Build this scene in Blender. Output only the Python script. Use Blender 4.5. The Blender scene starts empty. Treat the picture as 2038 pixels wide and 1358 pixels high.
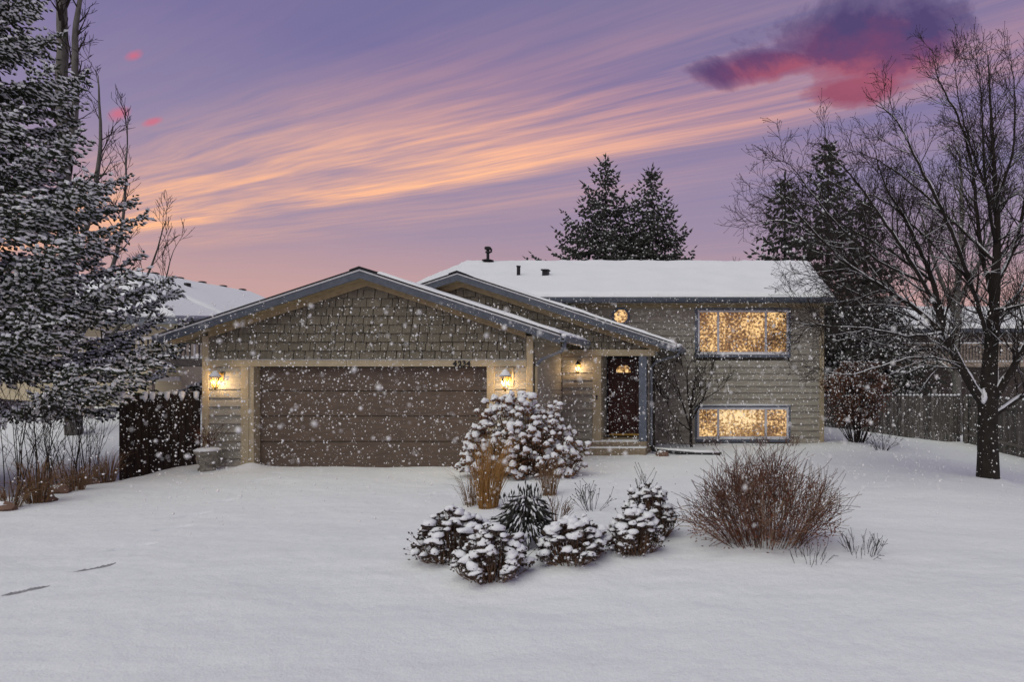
import bpy, math, random
import numpy as np
from mathutils import Vector, Matrix, noise
R = math.radians
sc = bpy.context.scene
C = sc.collection
random.seed(7)

# ------------------------------------------------------------------ camera
F = 1250.0                    # focal length in photo pixels (photo is 2038 wide)
VX, VY = 1434.0, 752.0        # vanishing point of the depth lines (shifted, perspective-corrected lens)
H = 1.87                      # eye height
cam = bpy.data.cameras.new('camera'); cam_o = bpy.data.objects.new('camera', cam); C.objects.link(cam_o)
cam.sensor_width = 36; cam.lens = F/2038*36
cam.shift_x = -(VX-1019)/2038; cam.shift_y = (VY-679)/2038
cam.clip_start = 0.05; cam.clip_end = 3000
cam_o.location = (0, 0, H); cam_o.rotation_euler = (R(90), 0, 0)
cam.dof.use_dof = True; cam.dof.focus_distance = 13.0; cam.dof.aperture_fstop = 2.2
sc.camera = cam_o

# ------------------------------------------------------------------ world: dusk sky with cirrus
def build_world():
    w = bpy.data.worlds.new('World'); sc.world = w; w.use_nodes = True
    nt = w.node_tree; N = nt.nodes; L = nt.links; N.clear()
    out = N.new('ShaderNodeOutputWorld'); bg = N.new('ShaderNodeBackground'); L.new(bg.outputs[0], out.inputs[0])
    tc = N.new('ShaderNodeTexCoord'); sep = N.new('ShaderNodeSeparateXYZ'); L.new(tc.outputs['Generated'], sep.inputs[0])
    def m(op, a, b=None, c=None, clamp=False):
        n = N.new('ShaderNodeMath'); n.operation = op; n.use_clamp = clamp
        for i, v in enumerate((a, b, c)):
            if v is None: continue
            if isinstance(v, (int, float)): n.inputs[i].default_value = v
            else: L.new(v, n.inputs[i])
        return n.outputs[0]
    def mix(f, a, b):
        n = N.new('ShaderNodeMix'); n.data_type = 'RGBA'
        if isinstance(f, (int, float)): n.inputs[0].default_value = f
        else: L.new(f, n.inputs[0])
        for s, v in ((6, a), (7, b)):
            if isinstance(v, tuple): n.inputs[s].default_value = (*v, 1)
            else: L.new(v, n.inputs[s])
        return n.outputs[2]
    def ramp(f, stops):
        n = N.new('ShaderNodeValToRGB'); L.new(f, n.inputs[0]); e = n.color_ramp.elements
        while len(e) < len(stops): e.new(0.5)
        for i, (p, c) in enumerate(stops):
            e[i].position = p; e[i].color = (*c, 1) if isinstance(c, tuple) else (c, c, c, 1)
        return n.outputs[0]
    def noi(vec, scale, detail=5, rough=.55, dist=0):
        n = N.new('ShaderNodeTexNoise'); L.new(vec, n.inputs['Vector'])
        n.inputs['Scale'].default_value = scale; n.inputs['Detail'].default_value = detail
        n.inputs['Roughness'].default_value = rough; n.inputs['Distortion'].default_value = dist
        return n.outputs['Fac']
    x, y, z = sep.outputs
    base = ramp(z, [(0.0, (.56, .345, .31)), (.12, (.50, .315, .315)), (.20, (.325, .25, .345)), (.30, (.235, .205, .35)),
                    (.42, (.165, .15, .315)), (.60, (.15, .148, .28)), (1.0, (.17, .17, .25))])
    # cloud sheet: project the direction on a flat layer so that streaks run together in perspective
    zz = m('MAXIMUM', m('SUBTRACT', z, .07), .02)
    px = m('DIVIDE', x, zz); py = m('DIVIDE', y, zz)
    a = R(149)                                     # streaks run towards far left
    ca, sa = math.cos(a), math.sin(a)
    u = m('ADD', m('MULTIPLY', px, ca), m('MULTIPLY', py, sa))
    v = m('SUBTRACT', m('MULTIPLY', px, sa), m('MULTIPLY', py, ca))      # distance across the streaks
    def vec(a_, b_, c_=0.0):
        n = N.new('ShaderNodeCombineXYZ')
        for i, q in enumerate((a_, b_, c_)):
            if isinstance(q, (int, float)): n.inputs[i].default_value = q
            else: L.new(q, n.inputs[i])
        return n.outputs[0]
    warp = m('MULTIPLY', m('SUBTRACT', noi(vec(m('MULTIPLY', u, .55), m('MULTIPLY', v, .9)), 1.0, 2), .5), .15)
    v2 = m('ADD', v, warp)
    big = noi(vec(m('MULTIPLY', u, .35), m('MULTIPLY', v2, 1.6), 3.1), 1.2, 3, .5)
    fine = noi(vec(m('MULTIPLY', u, .33), m('MULTIPLY', v2, 5.5), 1.7), 1.5, 6, .6, .05)
    wisp = noi(vec(m('MULTIPLY', u, .9), m('MULTIPLY', v2, 17.0), 7.7), 1.4, 6, .6, .1)
    st = m('ADD', m('MULTIPLY', fine, .66), m('MULTIPLY', wisp, .34))
    st = ramp(st, [(.37, 0.0), (.60, 1.0)])
    msk = ramp(big, [(.28, .35), (.52, 1.0)])
    vb = m('MULTIPLY', v2, .25)
    hband = ramp(vb, [(.30, 0.05), (.40, .42), (.50, .80), (.60, 1.0), (.685, 1.0), (.735, .20), (.85, .24), (1.0, .05)])
    ufade = ramp(m('MULTIPLY', u, .12), [(.05, .45), (.36, 1.0)])
    d = m('MULTIPLY', m('MULTIPLY', m('ADD', m('MULTIPLY', st, .72), .28), msk), m('MULTIPLY', hband, ufade), clamp=True)
    ccol = ramp(z, [(.12, (1.0, .50, .25)), (.30, (.98, .50, .29)), (.40, (.76, .38, .31)), (.55, (.42, .26, .36))])
    col = mix(d, base, ccol)
    # dark red cloud, upper right of the view, and two small red ones on the left
    def blob(pxx, pyy, rx, ry, tilt=0.0):
        # mask round the direction of one cloud, as an ellipse on the sphere's tangent
        dx = (pxx-VX)/F; dz = (VY-pyy)/F
        yy = m('MAXIMUM', y, .02)
        tx = m('SUBTRACT', m('DIVIDE', x, yy), dx); tz = m('SUBTRACT', m('DIVIDE', z, yy), dz)
        c_, s_ = math.cos(tilt), math.sin(tilt)
        e1 = m('DIVIDE', m('ADD', m('MULTIPLY', tx, c_), m('MULTIPLY', tz, s_)), rx/F)
        e2 = m('DIVIDE', m('SUBTRACT', m('MULTIPLY', tz, c_), m('MULTIPLY', tx, s_)), ry/F)
        r = m('SQRT', m('ADD', m('MULTIPLY', e1, e1), m('MULTIPLY', e2, e2)))
        return r, e2, m('GREATER_THAN', y, .03)
    nvec = tc.outputs['Generated']
    puff = noi(nvec, 7.0, 8, .66, .4); puff2 = noi(nvec, 5.0, 4, .5)
    r1, e1, g1 = blob(1725, 78, 205, 108, R(4))
    r1b, _, _ = blob(1540, 128, 140, 36, R(6))
    r1c, _, _ = blob(1700, 178, 130, 36, R(4))
    r1 = m('MINIMUM', m('MINIMUM', r1, r1b), r1c)
    q = m('SUBTRACT', m('ADD', 1.12, m('MULTIPLY', m('SUBTRACT', puff, .5), 1.9)), r1)
    k1 = m('MULTIPLY', ramp(q, [(.0, 0.0), (.20, .55), (.55, .96)]), g1)
    tone = m('ADD', m('MULTIPLY', e1, .55), m('ADD', .62, m('MULTIPLY', m('SUBTRACT', puff, .5), 1.5)))
    red = ramp(tone, [(.0, (.29, .075, .13)), (.28, (.33, .085, .14)), (.50, (.15, .055, .14)), (.78, (.075, .052, .15))])
    col = mix(k1, col, red)
    for (cx, cy, rx, ry) in ((236, 226, 30, 17), (304, 242, 24, 9), (268, 110, 22, 13)):
        r2, _, g2 = blob(cx, cy, rx, ry, R(15))
        q2 = m('SUBTRACT', m('ADD', 1.05, m('MULTIPLY', m('SUBTRACT', puff, .5), 2.6)), r2)
        k2 = m('MULTIPLY', ramp(q2, [(.05, 0.0), (.8, .7)]), g2)
        col = mix(k2, col, (.62, .13, .19))
    L.new(col, bg.inputs[0]); bg.inputs[1].default_value = 1.0
build_world()

# ------------------------------------------------------------------ soft overcast key light
SUN_EL, SUN_AZ = R(56), R(-152)          # from behind the camera, a little to the left
sl = bpy.data.lights.new('sun', 'SUN'); sl.energy = 1.5; sl.angle = R(70); sl.color = (1.0, 1.0, .80)
so = bpy.data.objects.new('sun', sl); C.objects.link(so)
sd = Vector((math.sin(SUN_AZ)*math.cos(SUN_EL), math.cos(SUN_AZ)*math.cos(SUN_EL), math.sin(SUN_EL)))
so.rotation_euler = sd.to_track_quat('Z', 'Y').to_euler()
vs = sc.view_settings
vs.view_transform = 'Standard'; vs.look = 'None'; vs.exposure = 0.15; vs.gamma = 1.0; vs.use_curve_mapping = False
sc.render.engine = 'CYCLES'
sc.cycles.max_bounces = 5; sc.cycles.diffuse_bounces = 3; sc.cycles.glossy_bounces = 2; sc.cycles.transparent_max_bounces = 8
sc.cycles.use_denoising = True

# ------------------------------------------------------------------ helpers
def P(px, py, d):
    return Vector(((px-VX)/F*d, d, H+(VY-py)/F*d))
def X(px, d): return (px-VX)/F*d
def Z(py, d): return H+(VY-py)/F*d
def sstep(a, b, x):
    t = min(1, max(0, (x-a)/(b-a))); return t*t*(3-2*t)

class MB:
    def __init__(s): s.v = []; s.f = []; s.m = []
    def add(s, vs, fs, m=0):
        o = len(s.v); s.v += [tuple(q) for q in vs]
        for f in fs: s.f.append(tuple(i+o for i in f)); s.m.append(m)
    def box(s, x0, x1, y0, y1, z0, z1, m=0):
        s.add([(x0,y0,z0),(x1,y0,z0),(x1,y1,z0),(x0,y1,z0),(x0,y0,z1),(x1,y0,z1),(x1,y1,z1),(x0,y1,z1)],
              [(0,3,2,1),(4,5,6,7),(0,1,5,4),(1,2,6,5),(2,3,7,6),(3,0,4,7)], m)
    def bbox(s, x0, x1, y0, y1, z0, z1, b=.004, m=0):
        # box whose front (low-y) edges are chamfered
        b = min(b, (x1-x0)*.3, (z1-z0)*.3)
        s.add([(x0,y0+b,z0),(x1,y0+b,z0),(x1,y0+b,z1),(x0,y0+b,z1),(x0+b,y0,z0+b),(x1-b,y0,z0+b),(x1-b,y0,z1-b),(x0+b,y0,z1-b),
               (x0,y1,z0),(x1,y1,z0),(x1,y1,z1),(x0,y1,z1)],
              [(4,5,6,7),(0,1,5,4),(1,2,6,5),(2,3,7,6),(3,0,4,7),(8,9,1,0),(9,10,2,1),(10,11,3,2),(11,8,0,3),(11,10,9,8)], m)
    def exy(s, poly, y0, y1, m=0):        # polygon in XZ, extruded along Y
        n = len(poly)
        s.add([(a,y0,b) for a,b in poly]+[(a,y1,b) for a,b in poly],
              [tuple(range(n)), tuple(reversed(range(n,2*n)))]+[(i,(i+1)%n+0,(i+1)%n+n,i+n)[::-1] for i in range(n)], m)
    def exx(s, poly, x0, x1, m=0):        # polygon in YZ, extruded along X
        n = len(poly)
        s.add([(x0,a,b) for a,b in poly]+[(x1,a,b) for a,b in poly],
              [tuple(reversed(range(n))), tuple(range(n,2*n))]+[(i,(i+1)%n,(i+1)%n+n,i+n) for i in range(n)], m)
    def tube(s, pts, rad, n=6, m=0, cap=True):
        pts = [Vector(p) for p in pts]; k = len(pts); o = len(s.v)
        d = (pts[1]-pts[0]).normalized()
        a = d.orthogonal().normalized()
        for i in range(k):
            if i == 0: d = pts[1]-pts[0]
            elif i == k-1: d = pts[-1]-pts[-2]
            else: d = pts[i+1]-pts[i-1]
            d = d.normalized() if d.length > 1e-9 else Vector((0,0,1))
            a = (a-d*a.dot(d)); a = a.normalized() if a.length > 1e-6 else d.orthogonal().normalized()
            b = d.cross(a); r = rad[i] if isinstance(rad, (list, tuple)) else rad
            for j in range(n):
                t = 2*math.pi*j/n
                s.v.append(tuple(pts[i]+a*(r*math.cos(t))+b*(r*math.sin(t))))
        for i in range(k-1):
            for j in range(n):
                j2 = (j+1) % n
                s.f.append((o+i*n+j, o+i*n+j2, o+(i+1)*n+j2, o+(i+1)*n+j)); s.m.append(m)
        if cap and n > 2:
            s.f.append(tuple(o+j for j in reversed(range(n)))); s.m.append(m)
            s.f.append(tuple(o+(k-1)*n+j for j in range(n))); s.m.append(m)
    def lathe(s, prof, cx, cy, n=20, m=0):
        o = len(s.v)
        for (r, z) in prof:
            for j in range(n):
                t = 2*math.pi*j/n; s.v.append((cx+r*math.cos(t), cy+r*math.sin(t), z))
        for i in range(len(prof)-1):
            for j in range(n):
                j2 = (j+1) % n
                s.f.append((o+i*n+j, o+i*n+j2, o+(i+1)*n+j2, o+(i+1)*n+j)); s.m.append(m)
        s.f.append(tuple(o+j for j in reversed(range(n)))); s.m.append(m)
        s.f.append(tuple(o+(len(prof)-1)*n+j for j in range(n))); s.m.append(m)
    def spindle(s, p, d, L, r, m=0, n=4, mid=.4):
        p = Vector(p); d = Vector(d).normalized(); a = d.orthogonal().normalized(); b = d.cross(a); q = p+d*(L*mid); o = len(s.v)
        s.v.append(tuple(p))
        for j in range(n):
            t = 2*math.pi*j/n; s.v.append(tuple(q+a*(r*math.cos(t))+b*(r*math.sin(t))))
        s.v.append(tuple(p+d*L))
        for j in range(n):
            j2 = (j+1) % n
            s.f += [(o, o+1+j2, o+1+j), (o+n+1, o+1+j, o+1+j2)]; s.m += [m, m]
    def mesh(s, name, mats, smooth=False):
        me = bpy.data.meshes.new(name); me.from_pydata(s.v, [], s.f)
        for q in (mats if isinstance(mats, (list, tuple)) else [mats]): me.materials.append(q)
        if any(s.m): me.polygons.foreach_set('material_index', s.m)
        if smooth: me.polygons.foreach_set('use_smooth', [True]*len(me.polygons))
        me.update(); return me
    def build(s, name, mats, parent=None, smooth=False):
        return link(name, s.mesh(name, mats, smooth), parent)
def link(name, data, parent=None, loc=None):
    o = bpy.data.objects.new(name, data); C.objects.link(o)
    if parent is not None: o.parent = parent
    if loc is not None: o.location = loc
    return o
def tag(o, label, cat, group=None, kind=None):
    o['label'] = label; o['category'] = cat
    if group: o['group'] = group
    if kind: o['kind'] = kind
    return o
def thing(name, label, cat, loc=(0,0,0), group=None):
    return tag(link(name, None, None, loc), label, cat, group)
def struct(o): o['kind'] = 'structure'; return o

def mat(name, col, rough=.8, var=.25, scale=6.0, stretch=(1,1,1), bump=0.0, bscale=None, rnd=0.0, metal=0.0, alt=None, spec=.3, detail=4):
    """procedural surface: colour mottled by noise, optional per-object variation and fine relief"""
    mt = bpy.data.materials.new(name); mt.use_nodes = True
    nt = mt.node_tree; N = nt.nodes; L = nt.links; b = N['Principled BSDF']
    b.inputs['Roughness'].default_value = rough; b.inputs['Metallic'].default_value = metal
    b.inputs['Specular IOR Level'].default_value = spec
    tc = N.new('ShaderNodeTexCoord'); mp = N.new('ShaderNodeMapping'); L.new(tc.outputs['Object'], mp.inputs[0])
    mp.inputs['Scale'].default_value = stretch
    n1 = N.new('ShaderNodeTexNoise'); L.new(mp.outputs[0], n1.inputs['Vector'])
    n1.inputs['Scale'].default_value = scale; n1.inputs['Detail'].default_value = detail; n1.inputs['Roughness'].default_value = .65
    rp = N.new('ShaderNodeValToRGB'); L.new(n1.outputs['Fac'], rp.inputs[0])
    lo = tuple(c*(1-var) for c in col) if alt is None else alt
    hi = tuple(min(1, c*(1+var)) for c in col)
    rp.color_ramp.elements[0].position = .32; rp.color_ramp.elements[0].color = (*lo, 1)
    rp.color_ramp.elements[1].position = .68; rp.color_ramp.elements[1].color = (*hi, 1)
    c = rp.outputs[0]
    if rnd > 0:
        oi = N.new('ShaderNodeObjectInfo'); hs = N.new('ShaderNodeHueSaturation'); mr = N.new('ShaderNodeMapRange')
        L.new(oi.outputs['Random'], mr.inputs[0]); mr.inputs[3].default_value = 1-rnd; mr.inputs[4].default_value = 1+rnd
        L.new(mr.outputs[0], hs.inputs['Value']); L.new(c, hs.inputs['Color']); c = hs.outputs[0]
    L.new(c, b.inputs['Base Color'])
    if bump > 0:
        n2 = N.new('ShaderNodeTexNoise'); L.new(mp.outputs[0], n2.inputs['Vector'])
        n2.inputs['Scale'].default_value = bscale or scale*6; n2.inputs['Detail'].default_value = 4
        bp = N.new('ShaderNodeBump'); bp.inputs['Strength'].default_value = bump; bp.inputs['Distance'].default_value = .02
        L.new(n2.outputs['Fac'], bp.inputs['Height']); L.new(bp.outputs[0], b.inputs['Normal'])
    return mt
def emit_mat(name, col, strength):
    mt = bpy.data.materials.new(name); mt.use_nodes = True
    b = mt.node_tree.nodes['Principled BSDF']
    b.inputs['Base Color'].default_value = (*col, 1); b.inputs['Emission Color'].default_value = (*col, 1); b.inputs['Emission Strength'].default_value = strength
    return mt
def glass_mat(name, fac=.12):
    mt = bpy.data.materials.new(name); mt.use_nodes = True
    nt = mt.node_tree; N = nt.nodes; L = nt.links; N.remove(N['Principled BSDF']); out = N['Material Output']
    t = N.new('ShaderNodeBsdfTransparent'); g = N.new('ShaderNodeBsdfGlossy'); g.inputs['Roughness'].default_value = .03
    fr = N.new('ShaderNodeFresnel'); fr.inputs[0].default_value = 1.45; mx = N.new('ShaderNodeMixShader')
    L.new(fr.outputs[0], mx.inputs[0]); L.new(t.outputs[0], mx.inputs[1]); L.new(g.outputs[0], mx.inputs[2]); L.new(mx.outputs[0], out.inputs[0])
    return mt
def lit_mat(name, scale, lo, mid, hi, strength):
    """glowing sheet set behind a pane: lit room and glinting flakes painted as gold"""
    mt = bpy.data.materials.new(name); mt.use_nodes = True
    nt = mt.node_tree; N = nt.nodes; L = nt.links; b = N['Principled BSDF']
    tc = N.new('ShaderNodeTexCoord')
    n1 = N.new('ShaderNodeTexNoise'); L.new(tc.outputs['Object'], n1.inputs['Vector']); n1.inputs['Scale'].default_value = scale; n1.inputs['Detail'].default_value = 3; n1.inputs['Roughness'].default_value = .7
    n2 = N.new('ShaderNodeTexNoise'); L.new(tc.outputs['Object'], n2.inputs['Vector']); n2.inputs['Scale'].default_value = 1.6; n2.inputs['Detail'].default_value = 2
    ad = N.new('ShaderNodeMath'); ad.operation = 'MULTIPLY_ADD'; L.new(n2.outputs['Fac'], ad.inputs[0]); ad.inputs[1].default_value = .45; L.new(n1.outputs['Fac'], ad.inputs[2])
    rp = N.new('ShaderNodeValToRGB'); L.new(ad.outputs[0], rp.inputs[0]); e = rp.color_ramp.elements
    e[0].position = .62; e[0].color = (*lo, 1); e[1].position = .84; e[1].color = (*hi, 1); k = e.new(.735); k.color = (*mid, 1)
    b.inputs['Base Color'].default_value = (.3, .2, .1, 1)
    L.new(rp.outputs[0], b.inputs['Emission Color']); b.inputs['Emission Strength'].default_value = strength
    return mt

def snow_mat(name, col=(.80, .82, .86), bump=.25, s1=14, s2=90):
    mt = bpy.data.materials.new(name); mt.use_nodes = True
    nt = mt.node_tree; N = nt.nodes; L = nt.links; b = N['Principled BSDF']
    b.inputs['Roughness'].default_value = .75; b.inputs['Specular IOR Level'].default_value = .25
    tc = N.new('ShaderNodeTexCoord'); c0 = tc.outputs['Object']
    n0 = N.new('ShaderNodeTexNoise'); L.new(c0, n0.inputs['Vector']); n0.inputs['Scale'].default_value = 45; n0.inputs['Detail'].default_value = 6; n0.inputs['Roughness'].default_value = .8
    rp = N.new('ShaderNodeValToRGB'); L.new(n0.outputs['Fac'], rp.inputs[0])
    rp.color_ramp.elements[0].position = .3; rp.color_ramp.elements[0].color = (*[q*.91 for q in col], 1)
    rp.color_ramp.elements[1].position = .7; rp.color_ramp.elements[1].color = (*[min(.93, q*1.06) for q in col], 1)
    L.new(rp.outputs[0], b.inputs['Base Color'])
    prev = None
    for s, st, ds in ((s1, bump, .03), (s2, bump, .012)):
        n = N.new('ShaderNodeTexNoise'); L.new(c0, n.inputs['Vector']); n.inputs['Scale'].default_value = s; n.inputs['Detail'].default_value = 5
        bp = N.new('ShaderNodeBump'); bp.inputs['Strength'].default_value = st; bp.inputs['Distance'].default_value = ds
        L.new(n.outputs['Fac'], bp.inputs['Height'])
        if prev: L.new(prev.outputs[0], bp.inputs['Normal'])
        prev = bp
    L.new(prev.outputs[0], b.inputs['Normal'])
    return mt

M = {}
M['snow'] = snow_mat('snow')
M['ground_snow'] = snow_mat('ground_snow', (.79, .81, .85), .5, 9, 70)
M['slush'] = mat('grey_slush', (.27, .27, .28), .6, .35, 30, bump=.3)
M['flake'] = snow_mat('flake', (.9, .9, .9), 0.0)
M['siding'] = mat('siding_paint', (.32, .30, .255), .7, .2, 3, (1,1,6), .25, 40, .05)
M['shake'] = mat('shake_paint', (.16, .142, .108), .8, .22, 7, (3,1,.6), .5, 40, .14)
M['wall_back'] = mat('wall_backing', (.06, .054, .045), .9, .2, 5)
M['trim'] = mat('trim_paint', (.40, .335, .225), .65, .10, 5, bump=.12, bscale=60)
M['soffit'] = mat('soffit_paint', (.30, .235, .14), .75, .18, 8, bump=.15)
M['fascia'] = mat('fascia_paint', (.088, .10, .128), .6, .2, 9, bump=.1)
M['drip'] = mat('drip_metal', (.55, .56, .58), .5, .12, 9)
M['roofing'] = mat('asphalt_shingle', (.03, .03, .033), .9, .4, 30, bump=.4)
M['gdoor'] = mat('garage_door_paint', (.122, .090, .070), .6, .2, 3, (1,1,5), .25, 22, .03)
M['frame'] = mat('window_vinyl', (.60, .60, .66), .45, .06, 8)
M['wintrim'] = mat('window_trim_paint', (.125, .145, .19), .65, .15, 9)
M['door'] = mat('front_door_paint', (.045, .014, .011), .45, .25, 5, (1,1,.3))
M['black'] = mat('black_metal', (.018, .018, .02), .5, .3, 10)
M['brass'] = mat('brass', (.62, .40, .10), .35, .15, 12, metal=.7)
M['concrete'] = mat('step_concrete', (.27, .215, .15), .85, .2, 10, bump=.3)
M['gutter'] = mat('gutter_metal', (.16, .18, .22), .5, .2, 8)
M['glass'] = glass_mat('window_glass')
M['gold1'] = lit_mat('window_glow', 14, (.035, .013, .003), (.23, .105, .024), (1.0, .66, .29), .95)  # window glow and glitter painted as emission
M['gold2'] = lit_mat('window_glow_bright', 12, (.12, .055, .013), (.36, .19, .055), (1.0, .74, .40), .95)
M['lampglass'] = emit_mat('lamp_glass', (1.0, .55, .18), 1.5)
M['bark'] = mat('dark_bark', (.024, .020, .017), .95, .35, 14, (1,1,.35), .8, 30)
M['bark2'] = mat('grey_bark', (.13, .125, .115), .9, .3, 9, (1,1,.3), .5)
M['twig'] = mat('twig_bark', (.026, .020, .018), .9, .3, 20)
M['redtwig'] = mat('red_twig', (.105, .042, .026), .85, .45, 9, alt=(.045,.030,.024))
M['stem'] = mat('dry_stem', (.15, .09, .055), .9, .4, 12)
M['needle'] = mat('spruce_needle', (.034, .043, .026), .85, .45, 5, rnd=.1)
M['needle_far'] = mat('far_spruce_needle', (.052, .058, .050), .9, .4, 4, rnd=.1)  # greyer than the near needles, haze of falling snow put into the colour
M['leaf'] = mat('dead_leaf', (.125, .060, .036), .85, .5, 9)
M['tanstem'] = mat('tan_stem', (.30, .20, .14), .9, .4, 9)
M['redleaf'] = mat('red_brown_leaf', (.15, .050, .026), .85, .5, 9)
M['head'] = mat('dry_flower_head', (.17, .085, .045), .9, .45, 30, bump=.5)
M['head2'] = mat('dark_flower_head', (.062, .043, .034), .9, .4, 40, bump=.5)
M['grass'] = mat('golden_dry_grass', (.36, .20, .065), .8, .4, 10)
M['grass2'] = mat('brown_dry_grass', (.22, .135, .07), .85, .4, 10)
M['darkleaf'] = mat('dark_leaf', (.03, .03, .024), .8, .4, 12)
M['fence'] = mat('dark_fence_wood', (.028, .018, .013), .85, .4, 6, (4,4,.5), .4, 30, .15)
M['fence2'] = mat('grey_fence_wood', (.105, .095, .088), .9, .45, 6, (4,4,.5), .4, 30, .35)
M['nwall'] = mat('neighbour_siding', (.55, .48, .34), .8, .07, 2, (.3,.3,8))
M['nwall2'] = mat('neighbour_brown_siding', (.14, .12, .11), .85, .15, 2, (.3,.3,8))
M['nrail'] = mat('deck_white_paint', (.62, .60, .62), .7, .1, 8)
M['nwood'] = mat('deck_wood', (.33, .27, .22), .85, .2, 8)
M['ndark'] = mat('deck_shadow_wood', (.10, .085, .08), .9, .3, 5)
M['urn'] = mat('weathered_urn', (.24, .225, .19), .9, .45, 12, bump=.6)
M['rock'] = mat('field_stone', (.16, .10, .075), .95, .3, 8, bump=.6)

# ------------------------------------------------------------------ ground
STEPS = [(52,1168),(190,1124),(262,1084),(345,1047),(384,1022),(441,996),(520,957),(560,943)]
FOOT = []
for i, (a, b) in enumerate(STEPS):
    d = F*H/(b-VY); FOOT.append((X(a, d), d))
PRINTS = []
for i in range(len(FOOT)):
    j = min(i, len(FOOT)-2); dx = FOOT[j+1][0]-FOOT[j][0]; dy = FOOT[j+1][1]-FOOT[j][1]
    PRINTS.append((FOOT[i][0], FOOT[i][1], R(58)+.1*math.sin(i*2.1), (.012,.012,.07,.06,.07,.06,.06,.05)[i]))
TRACK = [(690,1290),(700,1240),(735,1190)]
MOUNDS = [(-3.7,12.0,1.2,.06),(-2.74,6.53,.6,.04),(-2.2,6.0,.5,.04),(-1.48,6.3,.5,.05),(-.9,6.7,.6,.05),(.5,6.9,1.1,.08),(5.3,12.3,.6,.10),(3.75,17.4,1.2,.08),(-2.1,7.2,1.0,.05)]
def g(x, y, fine=True):
    z = -.62*sstep(3.2, 9.2, x)*sstep(7, 12, y)
    z += -.30*sstep(-10.9, -12.6, x)*sstep(7.5, 11, y) if x < -10.9 else 0
    if x < -11: z += 1.15*sstep(13.5, 23, y)*sstep(-11.5, -15, x)
    z += -.03*sstep(12, 6, y)
    if abs(x) < 60 and y < 60:
        z += .05*noise.noise(Vector((x*.35, y*.45, 2.2)))+.026*noise.noise(Vector((x*.9+.3*y, y*1.4, 7.1)))
        # drift thrown up against the garage's left corner and the fence
        z += .10*math.exp(-((x+9.75)**2/.05+(y-13.0)**2/.06))
        z += .07*math.exp(-((y-13.0)**2/.3))*sstep(-10.4, -10.9, x)*(.6+.6*noise.noise(Vector((x*3.3, 4, 1))))
        for (mx, my, mr, mh) in MOUNDS:
            q = ((x-mx)**2+(y-my)**2)/mr**2
            if q < 4: z += mh*math.exp(-q*1.5)
        if fine:
            z += .011*noise.noise(Vector((x*2.2+.6*y, y*4.2, 4)))+.005*noise.noise(Vector((x*7, y*9, 9)))
            for (fx, fy, fa, fd) in PRINTS:
                dx, dy = x-fx, y-fy
                if dx*dx+dy*dy < .16:
                    a_ = dx*math.cos(fa)+dy*math.sin(fa); b_ = -dx*math.sin(fa)+dy*math.cos(fa)
                    q = (a_/.16)**4+(b_/.06)**4
                    z += -fd*math.exp(-q)+.06*fd*math.exp(-((math.sqrt((a_/.2)**2+(b_/.12)**2)-1)/.25)**2)
    return z
def axis(segs):
    out = []
    for a, b, st in segs:
        n = max(1, int(round((b-a)/st))); out += [a+(b-a)*i/n for i in range(n)]
    out.append(segs[-1][1]); return out
def ground():
    xs = axis([(-900,-200,140),(-200,-60,20),(-60,-20,2.5),(-20,-13,.25),(-13,-11,.1),(-11,-6.65,.045),(-6.65,-5.85,.016),(-5.85,-3,.045),(-3,3,.07),(3,10,.15),(10,20,.5),(20,60,2.5),(60,200,20),(200,900,140)])
    ys = axis([(-200,-20,30),(-20,0,2),(0,3,.25),(3,5.3,.05),(5.3,6.75,.02),(6.75,13.6,.05),(13.6,26,.2),(26,60,2),(60,200,15),(200,1500,180)])
    nx, ny = len(xs), len(ys)
    v = [(x, y, g(x, y)) for y in ys for x in xs]
    f = [(j*nx+i, j*nx+i+1, (j+1)*nx+i+1, (j+1)*nx+i) for j in range(ny-1) for i in range(nx-1)]
    me = bpy.data.meshes.new('snow_ground'); me.from_pydata(v, [], f); me.materials.append(M['ground_snow'])
    me.polygons.foreach_set('use_smooth', [True]*len(f))
    me.materials.append(M['slush']); idx = [0]*len(f); cols = nx-1
    for (fx, fy, fa, fd) in PRINTS[:2]:            # trodden through to grey slush
        for j in range(ny-1):
            yc = (ys[j]+ys[j+1])/2
            if abs(yc-fy) > .3: continue
            for i in range(nx-1):
                xc = (xs[i]+xs[i+1])/2; dx, dy = xc-fx, yc-fy
                if abs(dx) > .3: continue
                a_ = dx*math.cos(fa)+dy*math.sin(fa); b_ = -dx*math.sin(fa)+dy*math.cos(fa)
                w_ = .9+.5*noise.noise(Vector((xc*14, yc*14, 3)))
                if (a_/.16)**2+(b_/.05)**2 < w_*(.55 if abs(a_+.02) < .03 else 1): idx[j*cols+i] = 1
    me.polygons.foreach_set('material_index', idx)
    o = link('snow_ground', me); struct(o); o['label'] = 'untouched snow covering the driveway and lawn'
ground()

# ------------------------------------------------------------------ the house
DG, DE, DH = F/95, 15.45, F/69.8           # garage front, porch front, main front
GXL, GXR, GXC = -10.83, -3.92, -7.375
house = thing('house', 'taupe split-level house with brown garage door and lit windows', 'house', (-3, 13, 0))
def hp(name, mb, mats, parent=None, smooth=False):
    o = mb.build(name, mats, parent or house, smooth)
    o.matrix_parent_inverse = Matrix.Translation(house.location).inverted() if (parent is None) else Matrix()
    return o
def hlink(name, me, parent): return link(name, me, parent)

GP, GE, GHW, GF = 4.12, 2.775, 4.10, DG-.32       # peak z, eave z, half width, fascia plane
gs = (GP-GE)/GHW
def groof(x): return GP-gs*abs(x-GXC)
EP, EXC, EXR, EF = 4.42, -6.33, -1.075, 15.1
es = .33
def eroof(x): return EP-es*abs(x-EXC)
DOORL, DOORR, DOORT = X(507,DG), X(970,DG), 2.10

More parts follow.
